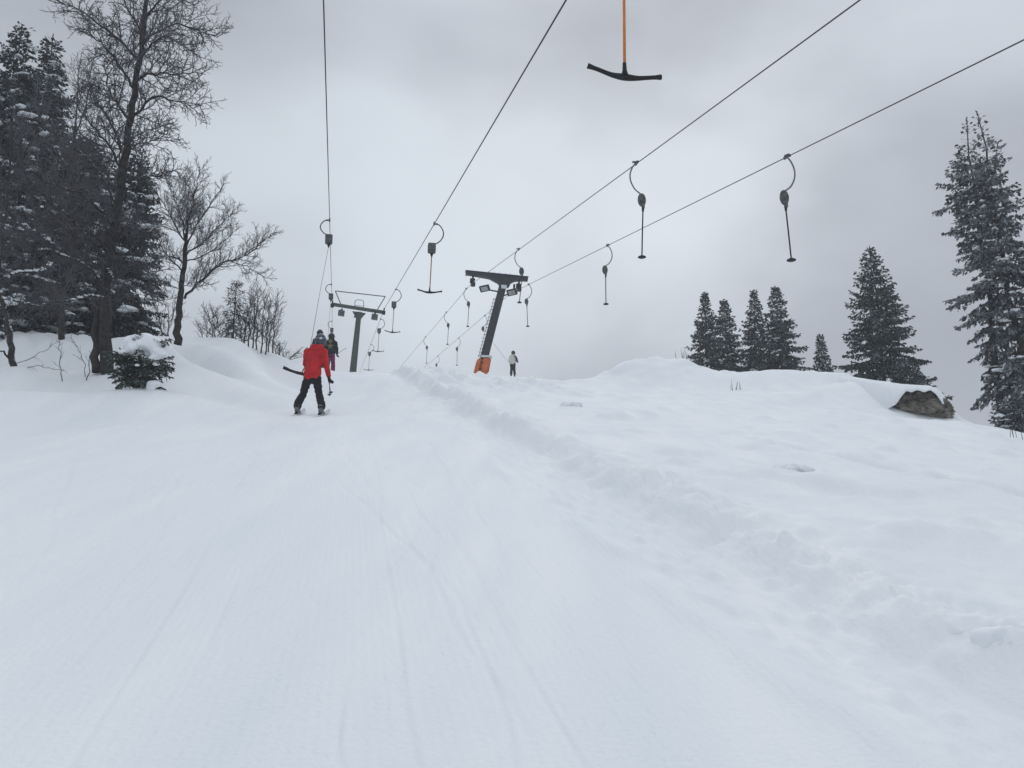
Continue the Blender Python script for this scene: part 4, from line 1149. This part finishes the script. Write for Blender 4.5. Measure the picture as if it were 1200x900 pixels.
def green_pylon():
    d = DL
    foot = at(413, 440, d); foot = foot + (at(413, 440, d) - at(420.5, 366, d)).normalized() * 2.6
    top = at(420.8, 366, d)
    root = empty('lift_pylon', foot, 'green single-post lift pylon behind the skiers', 'lift pylon', 'pylons of the drag lifts')
    m = MB(foot); quadpost(m, foot, top, .46, .26); m.build('post', M['green'], root)
    m = MB(foot)
    ax = (at(449.5, 366, d + .28) - at(388.5, 356.5, d - .28)); al = ax.length; ax.normalize()
    c = (at(449.5, 366, d + .28) + at(388.5, 356.5, d - .28)) / 2
    upv = ax.cross(FWD).normalized(); upv = upv if upv.z > 0 else -upv
    for off in (-.07, .07):                                    # two channels
        m.box(c + FWD * off, ax * al / 2, FWD * .03, upv * .075, .1)
    m.build('crossarm', M['green'], root)
    m = MB(foot); t = (top - foot).normalized()
    m.add([top - ax * .13 - t * .35 - FWD * .05, top + ax * .13 - t * .35 - FWD * .05, top + ax * .36 - FWD * .05, top - ax * .36 - FWD * .05,
           top - ax * .13 - t * .35 + FWD * .05, top + ax * .13 - t * .35 + FWD * .05, top + ax * .36 + FWD * .05, top - ax * .36 + FWD * .05],
          [(0, 1, 2, 3), (7, 6, 5, 4), (0, 4, 5, 1), (1, 5, 6, 2), (2, 6, 7, 3), (3, 7, 4, 0)])
    m.build('gusset', M['green'], root)
    # service frame above
    A, B_ = at(393, 341, d), at(451.5, 347.5, d + .3)
    fr = MB(foot); fr.tube([A, B_], .028, 8); fr.tube([A + FWD * .02, at(400.5, 359, d)], .026, 8); fr.tube([B_, at(441.5, 364, d + .2)], .026, 8)
    fr.build('service_frame', M['steel'], root)
    hp = MB(foot); hp.tube(bez([at(416, 363, d), at(416, 354, d), at(418, 351.5, d), at(424.5, 352, d), at(426.3, 355, d), at(426, 364, d)], 3), .018, 6); hp.tube([at(416, 358, d), at(426.2, 358.8, d)], .014, 6)
    hp.build('guard_hoop', M['steel'], root)
    # hanging sheave housings and sheaves at the arm ends
    for (x, y, dd) in ((400, 367, -.15), (439, 371.5, .2)):
        q = at(x, y, d + dd); m = MB(foot)
        m.box(q, ax * .17, FWD * .16, upv * .14, .18); m.box(q + upv * .19, ax * .05, FWD * .05, upv * .06)
        for e in (-1, 1): m.tube([q + FWD * .17 + ax * .07 * e, q - FWD * .17 + ax * .07 * e], .06, 12)
        m.build('sheave_housing', M['reel'], root)
    for (x, y, dd) in ((389.8, 355, -.28), (450, 363.5, .28)):
        q = at(x, y, d + dd)
        m = MB(foot); m.box(q - upv * .05, ax * .035, FWD * .34, upv * .05, .2); m.box(q - upv * .15, ax * .09, FWD * .06, upv * .10, .2)
        sh = m.build('sheave_bracket', M['black'], root)
        for e in (-.24, 0, .24):
            w = MB(foot); w.tube([q + FWD * e - ax * .03, q + FWD * e - ax * .012, q + FWD * e + ax * .012, q + FWD * e + ax * .03], [.085, .065, .065, .085], 14)
            w.build('sheave_wheel', M['black'], sh)
    m = MB(foot); m.box(at(416.0, 371.5, d - .1), ax * .07, FWD * .04, upv * .03)
    m.build('step_bracket', M['steel'], root)
green_pylon()

# ------------------------------------------------------------------ dark blue pylon of the right lift
def blue_pylon():
    d = DR
    top = at(590.5, 330, d); pb = at(566, 421, d)
    ax_p = (pb - top).normalized()
    foot = at(562, 440, d) + ax_p * .8
    root = empty('lift_pylon', foot, 'dark blue-grey leaning lift pylon with orange padded foot', 'lift pylon', 'pylons of the drag lifts')
    m = MB(foot); quadpost(m, foot, top, .48, .42, da=.5, db=.42)
    m.build('post', M['blue_grey'], root)
    # arm
    A = at(546.5, 320.3, d - .35); B_ = at(617.5, 327.5, d + .35)
    ax = (B_ - A); al = ax.length; ax.normalize(); upv = ax.cross(FWD).normalized(); upv = upv if upv.z > 0 else -upv
    C = A + ax * al * .60
    m = MB(foot)
    prof = [(0, .10, -.10), (.12, .10, -.12), (.38, .09, -.20), (.52, .09, -.42), (.575, .09, -.62), (.70, .09, -.62), (.735, .09, -.34), (.80, .09, -.20), (.88, .09, -.14), (1.0, .10, -.10)]
    vs = []; fs = []
    for (s, hi, lo) in prof:
        p = A + ax * al * s
        for f in (-1, 1):
            vs += [p + upv * hi + FWD * .13 * f, p + upv * lo + FWD * .13 * f]
    n = len(prof)
    for i in range(n - 1):
        a, b = i * 4, (i + 1) * 4
        fs += [(a, b, b + 1, a + 1), (a + 2, a + 3, b + 3, b + 2), (a, a + 2, b + 2, b), (a + 1, b + 1, b + 3, a + 3)]
    fs += [(0, 1, 3, 2), ((n - 1) * 4, (n - 1) * 4 + 2, (n - 1) * 4 + 3, (n - 1) * 4 + 1)]
    m.add(vs, fs)
    m.build('crossarm', M['blue_grey'], root)
    m = MB(foot)
    m.box((A + B_) / 2 + upv * .125, ax * (al / 2 + .06), FWD * .18, upv * .022)
    m.build('arm_flange', M['blue_grey'], root)
    for e in (A, B_):
        m = MB(foot); m.box(e, ax * .03, FWD * .17, upv * .115, .1); m.build('end_plate', M['blue_grey'], root)
    for s in (.36, .45, .54, .64, .72):
        m = MB(foot); m.tube([A + ax * al * s + upv * .14, A + ax * al * s + upv * .27], .012, 5); m.build('bolt', M['steel'], root)
    # sign plate
    m = MB(foot); q = at(590.6, 336, d - .28); m.box(q, ax * .16, FWD * .012, (upv * .11), .02)
    m.build('number_plate', M['white'], root)
    # sheave trains hanging below the arm
    for (x, y, dd, s) in ((554, 331, -.35, 1), (608, 337, .35, 1)):
        q = at(x, y, d + dd)
        m = MB(foot); m.box(q + upv * .32, ax * .05, FWD * .05, upv * .22); m.box(q + upv * .08, ax * .09, FWD * .40, upv * .04, .1)
        m.box(q + upv * .10 - ax * .10 * s, ax * .06, FWD * .12, upv * .12, .1); m.box(q - upv * .12 + ax * .02, ax * .12, FWD * .15, upv * .10, .15)
        br = m.build('sheave_bracket', M['black'], root)
        for e in (-.30, -.1, .1, .30):
            w = MB(foot); w.tube([q + FWD * e - ax * .04, q + FWD * e - ax * .015, q + FWD * e + ax * .015, q + FWD * e + ax * .04], [.10, .08, .08, .10], 14)
            w.build('sheave_wheel', M['black'], br)
    m = MB(foot); q = at(602.5, 336, d + .2); m.box(q, ax * .05, FWD * .08, upv * .15, .15); m.build('derail_switch', M['black'], root)
    # floodlights
    for (x, y, ex, ey, dd, w) in ((568, 338, 586, 342, -.5, 1), (600, 342.5, 588, 347, -.4, 1)):
        q = at(x, y, d + dd); h = at(ex, ey, d)
        m = MB(foot); m.tube([h, h + (q - h) * .5 - Vector((0, 0, .03)), q], .045, 8)
        arm_ = m.build('lamp_arm', M['blue_grey'], root)
        dX = (ax * .85 + Vector((0, 0, .48))).normalized()
        dN = (Vector((-.2 if w else .2, -.75, -.65))).normalized(); dY = dN.cross(dX).normalized(); dX = dY.cross(dN)
        m = MB(foot); m.box(q, dX * .30, dY * .19, dN * .055, .15)
        for kk in range(-3, 4): m.box(q - dN * .075 + dX * .07 * kk, dX * .008, dY * .15, dN * .03)
        lamp = m.build('floodlight', M['black'], root)
        m = MB(foot); m.box(q + dN * .057, dX * .20, dY * .13, dN * .006); m.build('lamp_glass', M['lens'], lamp)
    # ladder on the left side
    aw = (top - foot).normalized(); T0 = top - aw * 1.0 - LAT * .23; T1 = foot + aw * ((pb - foot).length + .1) - LAT * .24
    lad = MB(foot)
    for o_ in (0, 1):
        sh = -LAT * .10 * o_ - FWD * .03
        lad.tube([T0 + sh, T1 + sh], .016, 6)
    ld = lad.build('ladder', M['galv'], root)
    for i in range(17):
        p = T0 + (T1 - T0) * (i + .5) / 17
        r = MB(foot); r.tube([p - FWD * .03 + LAT * .03, p - LAT * .16 - FWD * .03], .016, 6); r.build('rung', M['galv'], ld)
    # padded foot
    m = MB(foot)
    a0, a1 = at(560.5, 419, d - .4), at(576, 419.5, d - .4); b0, b1 = at(556, 437.5, d - .5), at(573, 436.5, d - .5)
    dep = FWD * .8
    def panel(P0, P1, Q0, Q1, name):
        mm = MB(foot)
        vs = [Q0, Q1, P1, P0, Q0 + dep, Q1 + dep, P1 + dep * .92, P0 + dep * .92]
        bm = bmesh.new(); vv = [bm.verts.new(v) for v in vs]
        for f in ((0, 1, 2, 3), (5, 4, 7, 6), (4, 0, 3, 7), (1, 5, 6, 2), (3, 2, 6, 7), (4, 5, 1, 0)): bm.faces.new([vv[i] for i in f])
        bmesh.ops.bevel(bm, geom=list(bm.edges), offset=.07, segments=3, affect='EDGES')
        bm.verts.index_update()
        mm.add([v.co.copy() for v in bm.verts], [tuple(v.index for v in f.verts) for f in bm.faces]); bm.free()
        mm.build(name, M['orange_pad'], root, True)
    g = .33
    panel(a0, a0 + (a1 - a0) * (g - .02), b0, b0 + (b1 - b0) * (g - .02), 'foot_pad')
    panel(a0 + (a1 - a0) * (g + .03), a1, b0 + (b1 - b0) * (g + .03), b1, 'foot_pad')
    m = MB(foot); 
    for s in (.3, .72):
        p = a0 + (a1 - a0) * g + ((b0 + (b1 - b0) * g) - (a0 + (a1 - a0) * g)) * s
        m.box(p - FWD * .02, LAT * .07, FWD * .02, Vector((0, 0, .03)), .1)
    m.build('pad_strap', M['black'], root)
    m = MB(foot); quadpost(m, at(568.8, 420, d), at(569.5, 417.5, d), .70, .62, da=.7, db=.6); m.build('pad_collar', M['white'], root)
blue_pylon()
# thin guy line right of the blue post
m = MB(at(579, 403, DR)); m.tube([at(579, 403, DR + .2), at(588, 415, DR + 4), at(599, 428, DR + 9), at(606, 440, DR + 12)], .008, 5)
o = m.build('guy_line', M['rope'], None); tag(o, 'thin guy line running from the blue-grey post down to the snow', 'guy line')

# ------------------------------------------------------------------ people
def chain_obj(name, chains, m, parent, org, voxel=.016, smooth=6, crease=0.0, seed=0, thing=False):
    """continuous surface grown over tapered, elliptical limb chains. chain = list of (point, rx(side), ry(depth))"""
    mb = MB(org)
    for ch in chains:
        pts = [Vector(c[0]) for c in ch]
        # densify
        P = []; R = []
        for i in range(len(ch) - 1):
            k = 4
            for j in range(k):
                t = j / k; P.append(pts[i].lerp(pts[i + 1], t)); R.append((ch[i][1] * (1 - t) + ch[i + 1][1] * t, ch[i][2] * (1 - t) + ch[i + 1][2] * t))
        P.append(pts[-1]); R.append((ch[-1][1], ch[-1][2]))
        for p, (rx, ry) in zip(P, R):
            rz = (rx + ry) / 2
            mb.ball(p, Vector((rx, 0, 0)), Vector((0, ry, 0)), Vector((0, 0, rz)), 14, 10)
    o = mb.build(name, m, parent, True)
    md = o.modifiers.new('r', 'REMESH'); md.mode = 'VOXEL'; md.voxel_size = voxel
    if smooth:
        ms = o.modifiers.new('s', 'SMOOTH'); ms.iterations = smooth; ms.factor = .5
    freeze(o)
    if crease:
        me = o.data; n = len(me.vertices); co = np.empty(n * 3); me.vertices.foreach_get('co', co); co = co.reshape(-1, 3)
        no = np.empty(n * 3); me.vertices.foreach_get('normal', no); no = no.reshape(-1, 3)
        w = fbm(co[:, 0] * 3 + seed, co[:, 2] * 9 + co[:, 1] * 2, 1.0, 3) * 2
        w = -np.abs(w) + .25
        co = co + no * (w * crease)[:, None]
        me.vertices.foreach_set('co', co.ravel()); me.update()
    return o

def hand_chains(w, fd, side, s=1.0):
    """palm, four curled fingers of unequal length and a thumb; w wrist, fd pointing down the hand"""
    fd = Vector(fd).normalized(); sd = Vector((0, 1, 0)).cross(fd).normalized()
    fw = Vector((0, 1, 0))
    ch = [[(w, .030 * s, .038 * s), (w + fd * .05 * s, .028 * s, .046 * s), (w + fd * .085 * s, .024 * s, .044 * s)]]
    for i, ln in enumerate((.060, .070, .066, .052)):
        b = w + fd * .085 * s + fw * (.036 - .024 * i) * s
        inn = -sd * side
        ch.append([(b, .014 * s, .013 * s), (b + fd * ln * .6 * s + inn * .012 * s, .013 * s, .012 * s), (b + fd * ln * .75 * s + inn * .045 * s, .012 * s, .011 * s), (b + fd * ln * .4 * s + inn * .062 * s, .011 * s, .010 * s)])
    b = w + fd * .03 * s + fw * .035 * s
    ch.append([(b, .017 * s, .016 * s), (b + fd * .03 * s + fw * .03 * s - sd * side * .015 * s, .015 * s, .014 * s), (b + fd * .06 * s + fw * .025 * s - sd * side * .04 * s, .012 * s, .012 * s)])
    return ch

def person(org, J, cl, label, group=None, fine=1.0):
    """J: joints in metres relative to feet midpoint; x right, y ahead (person faces +y), z up"""
    org = Vector(org)
    root = empty('person', org, label, 'person', group)
    g = {k: org + Vector(v) for k, v in J.items()}
    vx = .014 * fine
    # body: one continuous figure under the clothes
    hd = g['head']
    body = [
        [(g['pelvis'], .15, .10), (g['waist'], .125, .09), (g['chest'], .155, .11), (g['neckb'], .06, .06), (g['neck'], .055, .058), (hd - Vector((0, 0, .09)), .06, .075)],
        [(g['chest'] + Vector((0, 0, .06)), .10, .08), (g['shL'], .06, .06), (g['elL'], .045, .045), (g['wrL'], .03, .03)],
        [(g['chest'] + Vector((0, 0, .06)), .10, .08), (g['shR'], .06, .06), (g['elR'], .045, .045), (g['wrR'], .03, .03)],
        [(g['hipL'], .09, .09), (g['knL'], .06, .06), (g['anL'], .042, .045)],
        [(g['hipR'], .09, .09), (g['knR'], .06, .06), (g['anR'], .042, .045)],
        [(hd + Vector((0, .0, .03)), .075, .092), (hd + Vector((0, .005, -.03)), .07, .085), (hd + Vector((0, .02, -.08)), .052, .06)],
        [(hd + Vector((0, .095, .0)), .010, .014), (hd + Vector((0, .108, -.028)), .014, .014)],
        [(hd + Vector((-.077, 0, .01)), .010, .02), (hd + Vector((-.077, 0, -.022)), .008, .014)],
        [(hd + Vector((.077, 0, .01)), .010, .02), (hd + Vector((.077, 0, -.022)), .008, .014)],
        [(hd + Vector((-.022, .088, -.056)), .010, .008), (hd + Vector((.022, .088, -.056)), .010, .008)],
    ]
    bo = chain_obj('body', body, M['skin'], root, org, vx * .8, 3)
    for e in (-1, 1):
        q = MB(org); q.ball(hd + Vector((.03 * e, .082, .004)), Vector((.012, 0, 0)), Vector((0, .010, 0)), Vector((0, 0, .009)), 8, 6); q.build('eye', M['helmet_black'], root, True)
    # trousers
    hw = cl.get('hipw', 1.0)
    tro = [[(g['pelvis'] + Vector((0, 0, .05)), .175 * hw, .125), (g['pelvis'] - Vector((0, 0, .05)), .165 * hw, .125)],
           [(g['hipL'], .105, .115), (g['knL'], .083, .088), (g['anL'] + Vector((0, 0, .12)), .088, .092), (g['anL'] + Vector((0, 0, .06)), .088, .092)],
           [(g['hipR'], .105, .115), (g['knR'], .083, .088), (g['anR'] + Vector((0, 0, .12)), .088, .092), (g['anR'] + Vector((0, 0, .06)), .088, .092)]]
    chain_obj('trousers', tro, M[cl['trousers']], root, org, vx, 4, .012, 3)
    # jacket
    W_ = cl.get('jw', 1.0)
    jac = [[(g['pelvis'] + Vector((0, 0, cl.get('hem', -.02))), .205 * W_, .150), (g['waist'], .185 * W_, .145), (g['chest'], .20 * W_, .155), (g['chest'] + Vector((0, 0, .10)), .185 * W_, .13), (g['neckb'] + Vector((0, 0, .02)), .085, .085)],
           [(g['shL'], .085, .085), (g['elL'], .070, .072), (g['wrL'], .055, .055)],
           [(g['shR'], .085, .085), (g['elR'], .070, .072), (g['wrR'], .055, .055)]]
    if cl.get('hood'):
        jac.append([(g['neckb'] + Vector((-.09, -.10, .03)), .06, .06), (g['neckb'] + Vector((0, -.13, .0)), .07, .06), (g['neckb'] + Vector((.09, -.10, .03)), .06, .06)])
    jo = chain_obj('jacket', jac, M[cl['jacket']], root, org, vx, 4, .014, 8)
    # gloves
    for s, w, e in ((-1, 'wrL', 'elL'), (1, 'wrR', 'elR')):
        fdv = (g[w] - g[e]).normalized()
        ch = [[(g[w] - fdv * .03, .045, .045), (g[w] + fdv * .02, .038, .04)]] + hand_chains(g[w] + fdv * .02, fdv, s, 1.15)
        chain_obj('glove', ch, M[cl.get('glove', 'black_cloth')], root, org, .008 * fine, 1)
    # helmet + goggle strap
    if cl.get('helmet'):
        hm = [[(hd + Vector((0, -.012, .055)), .122, .140), (hd + Vector((0, -.03, .0)), .118, .118)], [(hd + Vector((-.09, -.01, -.04)), .03, .05), (hd + Vector((-.09, -.01, -.07)), .025, .04)],
              [(hd + Vector((.09, -.01, -.04)), .03, .05), (hd + Vector((.09, -.01, -.07)), .025, .04)]]
        chain_obj('helmet', hm, M[cl['helmet']], root, org, .012, 2)
        t = MB(org)
        t.tube([hd + Vector((math.sin(a) * .126, -.012 - math.cos(a) * .146, .045)) for a in np.linspace(-2.4, 2.4, 15)], .012, 6, flat=1.6)
        t.build('goggle_strap', M[cl.get('strap', 'black')], root, True)
        if cl.get('clip'):
            t = MB(org); t.box(hd + Vector((.03, -.155, .045)), Vector((.03, 0, 0)), Vector((0, .01, 0)), Vector((0, 0, .02)), .3); t.build('strap_clip', M['white'], root)
    if cl.get('hair'):
        chain_obj('hair', [[(hd + Vector((0, -.05, -.06)), .085, .06), (g['neck'] + Vector((0, -.07, -.04)), .07, .045)]], M['hair'], root, org, .012, 2, .01)
    # boots
    for a in ('anL', 'anR'):
        q = g[a]
        ch = [[(q + Vector((0, -.01, .09)), .068, .078), (q + Vector((0, 0, -.0)), .062, .075)], [(q + Vector((0, -.05, -.04)), .052, .055), (q + Vector((0, .09, -.045)), .050, .05), (q + Vector((0, .15, -.055)), .045, .045)]]
        b_ = chain_obj('boot', ch, M[cl.get('boot', 'boot')], root, org, .012, 1)
        for zz in (.02, .07):
            t = MB(org); t.box(q + Vector((.0, -.072 - .0, zz)), Vector((.05, 0, 0)), Vector((0, .01, 0)), Vector((0, 0, .010)), .2); t.build('buckle', M['galv'], b_)
    return root, g

def ski_pair(root, org, g, slope, yaw=(0, 0), length=1.62, m='ski'):
    sl_ = math.atan(slope)
    for a, yw in zip(('anL', 'anR'), yaw):
        f = Vector((math.sin(yw) * math.cos(sl_), math.cos(yw) * math.cos(sl_), math.sin(sl_)))
        s = f.cross(Vector((0, 0, 1))).normalized(); n = s.cross(f)
        base_ = g[a] + Vector((0, .03, -.105))
        vs = []; fs = []; st = []
        for t in np.linspace(-.46, .56, 22):
            w = .036 + .016 * (2 * abs(t)) ** 2
            if t > .50: w *= max(.25, 1 - (t - .50) * 12)
            up = 0 if t < .44 else .9 * (t - .44) ** 1.35
            st.append((t * length, w, up))
        for (t, w, up) in st:
            p = base_ + f * t + n * up
            vs += [p - s * w, p + s * w, p + s * w + n * .014, p - s * w + n * .014]
        for i in range(len(st) - 1):
            a_, b_ = 4 * i, 4 * i + 4
            fs += [(a_, a_ + 1, b_ + 1, b_), (a_ + 1, a_ + 2, b_ + 2, b_ + 1), (a_ + 2, a_ + 3, b_ + 3, b_ + 2), (a_ + 3, a_, b_, b_ + 3)]
        fs += [(3, 2, 1, 0), tuple(4 * (len(st) - 1) + k for k in range(4))]
        m_ = MB(org); m_.add(vs, fs); sk = m_.build('ski', M[m], root)
        m_ = MB(org); m_.box(base_ + n * .03 - f * .14, s * .033, f * .06, n * .022, .2); m_.box(base_ + n * .03 + f * .19, s * .033, f * .05, n * .022, .2)
        m_.build('binding', M['black'], sk)

def ski_pole(root, org, a, b, basket=True):
    a = Vector(a); b = Vector(b); m_ = MB(org); m_.tube([a, b], [.009, .006], 6)
    p = m_.build('ski_pole', M['steel'], root)
    d_ = (b - a).normalized()
    m_ = MB(org); m_.tube([a - d_ * .06, a + d_ * .06], [.018, .015], 8); m_.build('grip', M['black'], p)
    if basket:
        m_ = MB(org); m_.tube([b - d_ * .05, b - d_ * .042], [.035, .045], 10); m_.build('basket', M['black'], p)

# red-jacketed skier
SL = 0.25
dR = 18.9
fo = at(361.5, 482, dR); fo.z = gz(fo.x, fo.y)
k_ = dR / FPX
def rel(px, py, dy=0.0):
    p = at(px, py, dR); return (p.x - fo.x, dy, p.z - fo.z)
zl = gz(fo.x - .26, fo.y) - fo.z + .135; zr = gz(fo.x + .28, fo.y) - fo.z + .135
JR = dict(pelvis=(.06, -.05, .88), waist=(.07, -.02, 1.08), chest=(.085, .02, 1.30), neckb=(.13, .04, 1.47), neck=(.16, .06, 1.53), head=(.18, .08, 1.64),
          shL=(-.085, .02, 1.40), shR=(.28, .02, 1.39), elL=(-.13, .10, 1.15), wrL=(-.05, .33, 1.06), elR=(.335, .0, 1.13), wrR=(.375, .10, .90),
          hipL=(-.04, -.03, .82), hipR=(.15, -.03, .82), knL=(-.16, .10, .47), knR=(.19, .10, .47), anL=(-.235, 0, zl), anR=(.265, .02, zr))
rt, g = person(fo, JR, dict(jacket='red', trousers='black_cloth', helmet='helmet_blue', strap='rope', clip=True, hood=True, jw=.95, hem=0.0),
               'person in red jacket, black trousers and blue helmet skiing uphill on the drag lift')
ski_pair(rt, fo, g, SL, (-.06, .0), 1.45)
ski_pole(rt, fo, g['wrR'] + Vector((.0, .0, -.09)), g['wrR'] + Vector((.02, .25, -.36)))
ski_pole(rt, fo, g['wrR'] + Vector((.025, .0, -.09)), g['wrR'] + Vector((-.01, .22, -.42)))
# the T-bar behind the red skier, pulled by the nearest reel
tb0 = at(332, 430.5, dR - .10); tb1 = at(361, 439.5, dR + .10)
hb = empty('tbar', tb1, 'black T-bar handle sticking out left behind the red-jacketed person', 'T-bar')
m = MB(tb1); m.tube(bez([tb0, tb0.lerp(tb1, .3) - Vector((0, 0, .02)), tb0.lerp(tb1, .62) - Vector((0, 0, .02)), tb1, tb1 + (tb1 - tb0) * .12 + Vector((0, 0, .02))], 4), [.036] * 3 + [.030] * 4 + [.034] * 10, 10)
m.build('t_handle', M['rubber'], hb, True)
tq = tb0.lerp(tb1, .62)
pt_ = at(351, 436, dR - .2); 
mid = at(360.5, 424, dR + .5)
m = MB(tb1); m.tube([tb0.lerp(tb1, .74), mid], .014, 8); m.build('pole', M['orange_dull'], hb, True)
m = MB(tb1); m.tube([mid, mid.lerp(reel1, .5) - Vector((0, 0, .05)), reel1 - Vector((0, 0, .22))], .006, 5); m.build('tow_rope', M['rope'], hb, True)

# the pair ahead
dP = 34.5
def pair_person(px, head_py, cl, J, label, yaw=0):
    p = at(px, 440, dP); z = gz(p.x, p.y)
    top_z = at(px, head_py, dP).z
    H = top_z - z
    s = H / 1.80
    s = min(max(s, .85), 1.05)
    Js = {k: tuple(c * s for c in v) for k, v in J.items()}
    org = Vector((p.x, p.y, top_z - 1.80 * s))
    if abs(org.z - z) < .12: org.z = z
    r_, g_ = person(org, Js, cl, label, 'two people riding one T-bar side by side', 1.2)
    ski_pair(r_, org, g_, .20)
    return r_, org, g_
JP = dict(pelvis=(0, -.06, .92), waist=(0, -.02, 1.10), chest=(0, .02, 1.33), neckb=(0, .03, 1.50), neck=(0, .04, 1.55), head=(.0, .06, 1.67),
          shL=(-.18, .02, 1.42), shR=(.18, .02, 1.42), elL=(-.24, .02, 1.18), wrL=(-.20, .22, 1.05), elR=(.24, .02, 1.18), wrR=(.22, .20, 1.02),
          hipL=(-.09, -.04, .86), hipR=(.09, -.04, .86), knL=(-.11, .05, .50), knR=(.11, .05, .50), anL=(-.12, 0, .135), anR=(.12, 0, .135))
r1, o1, g1 = pair_person(372.5, 382.8, dict(jacket='blue_cloth', trousers='black_cloth', helmet='helmet_black', hem=-.08), JP,
                         'person in dark blue jacket and black helmet, left of the pair ahead')
ski_pole(r1, o1, g1['wrL'] + Vector((-.05, 0, -.02)), g1['wrL'] + Vector((-.36, .0, .16)))
r2, o2, g2 = pair_person(386.5, 389.0, dict(jacket='black_cloth', trousers='magenta', helmet='helmet_black', hem=.06, hair=False), JP,
                         'person in magenta trousers and black jacket with tan back, right of the pair ahead')
m = MB(o2); bc = g2['chest'] + Vector((0, -.17, .02))
# tan motif on the back of the jacket
for k in range(5):
    a0 = PI / 2 + k * 2 * PI / 5; c0 = bc - Vector((0, 0, .10))
    tip = c0 + Vector((math.cos(a0) * .14, .0, math.sin(a0) * .14)); b1 = c0 + Vector((math.cos(a0 - .63) * .055, 0, math.sin(a0 - .63) * .055)); b2 = c0 + Vector((math.cos(a0 + .63) * .055, 0, math.sin(a0 + .63) * .055))
    vs = [c0, b1, tip, b2]; m.add(vs + [v + Vector((0, .03, 0)) for v in vs], [(0, 1, 2, 3), (7, 6, 5, 4), (1, 5, 6, 2), (2, 6, 7, 3)])
m.ball(bc + Vector((0, .01, .10)), Vector((.08, 0, 0)), Vector((0, .02, 0)), Vector((0, 0, .07)), 12, 8)
m.build('back_print', M['tan'], r2)
ski_pole(r2, o2, g2['wrR'] + Vector((.02, 0, -.02)), g2['wrR'] + Vector((.36, .02, .22)))
m = MB(reel2); e2 = Vector(((o1.x + o2.x) / 2, o1.y + .35, o1.z + 1.15))
hb2 = empty('tbar', e2, 'T-bar between the two people riding side by side, its rope running up', 'T-bar')
m = MB(e2); m.tube([e2, e2.lerp(reel2, .5) - Vector((0, 0, .05)), reel2 - Vector((0, 0, .22))], .006, 5); m.build('tow_rope', M['rope'], hb2, True)
m = MB(e2); e3 = Vector((e2.x, o1.y - .16, o1.z + .78)); m.tube([e2, e3], .014, 8); m.build('pole', M['orange_dull'], hb2, True)
m = MB(e2); m.tube([e3 - Vector((.34, 0, -.02)), e3, e3 + Vector((.34, 0, .02))], .025, 8); m.build('t_handle', M['rubber'], hb2, True)

# lone standing person on the crest
dS = 56.0
p = at(601, 441, dS); z = gz(p.x, p.y)
org = Vector((p.x, p.y, z))
s_ = (at(601, 410.5, dS).z - z) / 1.80; s_ = min(max(s_, .85), 1.08)
JS = dict(JP); JS.update(elL=(-.25, .04, 1.16), wrL=(-.19, .20, 1.0), elR=(.26, .04, 1.16), wrR=(.17, .24, 1.10), knL=(-.10, .02, .50), knR=(.10, .02, .50), pelvis=(0, 0, .92), head=(.03, .05, 1.67))
r3, g3 = person(org, {k: tuple(c * s_ for c in v) for k, v in JS.items()}, dict(jacket='cream', trousers='black_cloth', helmet='helmet_black', boot='black_cloth', jw=1.05, hem=0.02),
                'person in cream jacket and black trousers standing alone on the snow crest', None, 1.5)
m = MB(org); c0 = g3['shR']
m.tube(bez([c0 + Vector((-.03, -.09, .07)), c0 + Vector((.06, -.10, -.08)), c0 + Vector((.10, -.08, -.24)), c0 + Vector((.16, -.04, -.40))], 4), [.05, .06, .07, .08, .09, .09, .1, .1, .1, .1, .08, .07, .05], 8, flat=.6)
m.build('shoulder_bag', M['blue_cloth'], r3, True)

# ------------------------------------------------------------------ thin winter haze
hz = bpy.data.materials.new('haze'); hz.use_nodes = True
t = hz.node_tree
for n in list(t.nodes):
    if n.type != 'OUTPUT_MATERIAL': t.nodes.remove(n)
pv = t.nodes.new('ShaderNodeVolumePrincipled'); pv.inputs['Color'].default_value = (0.93, 0.95, 0.98, 1)
pv.inputs['Density'].default_value = 0.0012
t.links.new(pv.outputs[0], [n for n in t.nodes if n.type == 'OUTPUT_MATERIAL'][0].inputs['Volume'])
m = MB((0, 0, 0))
o = mesh_obj('haze', [(x, y, z) for z in (-140, 42) for x, y in ((-1700, -1700), (1700, -1700), (1700, 1700), (-1700, 1700))],
             [(0, 3, 2, 1), (4, 5, 6, 7), (0, 1, 5, 4), (1, 2, 6, 5), (2, 3, 7, 6), (3, 0, 4, 7)], hz)
o['kind'] = 'stuff'
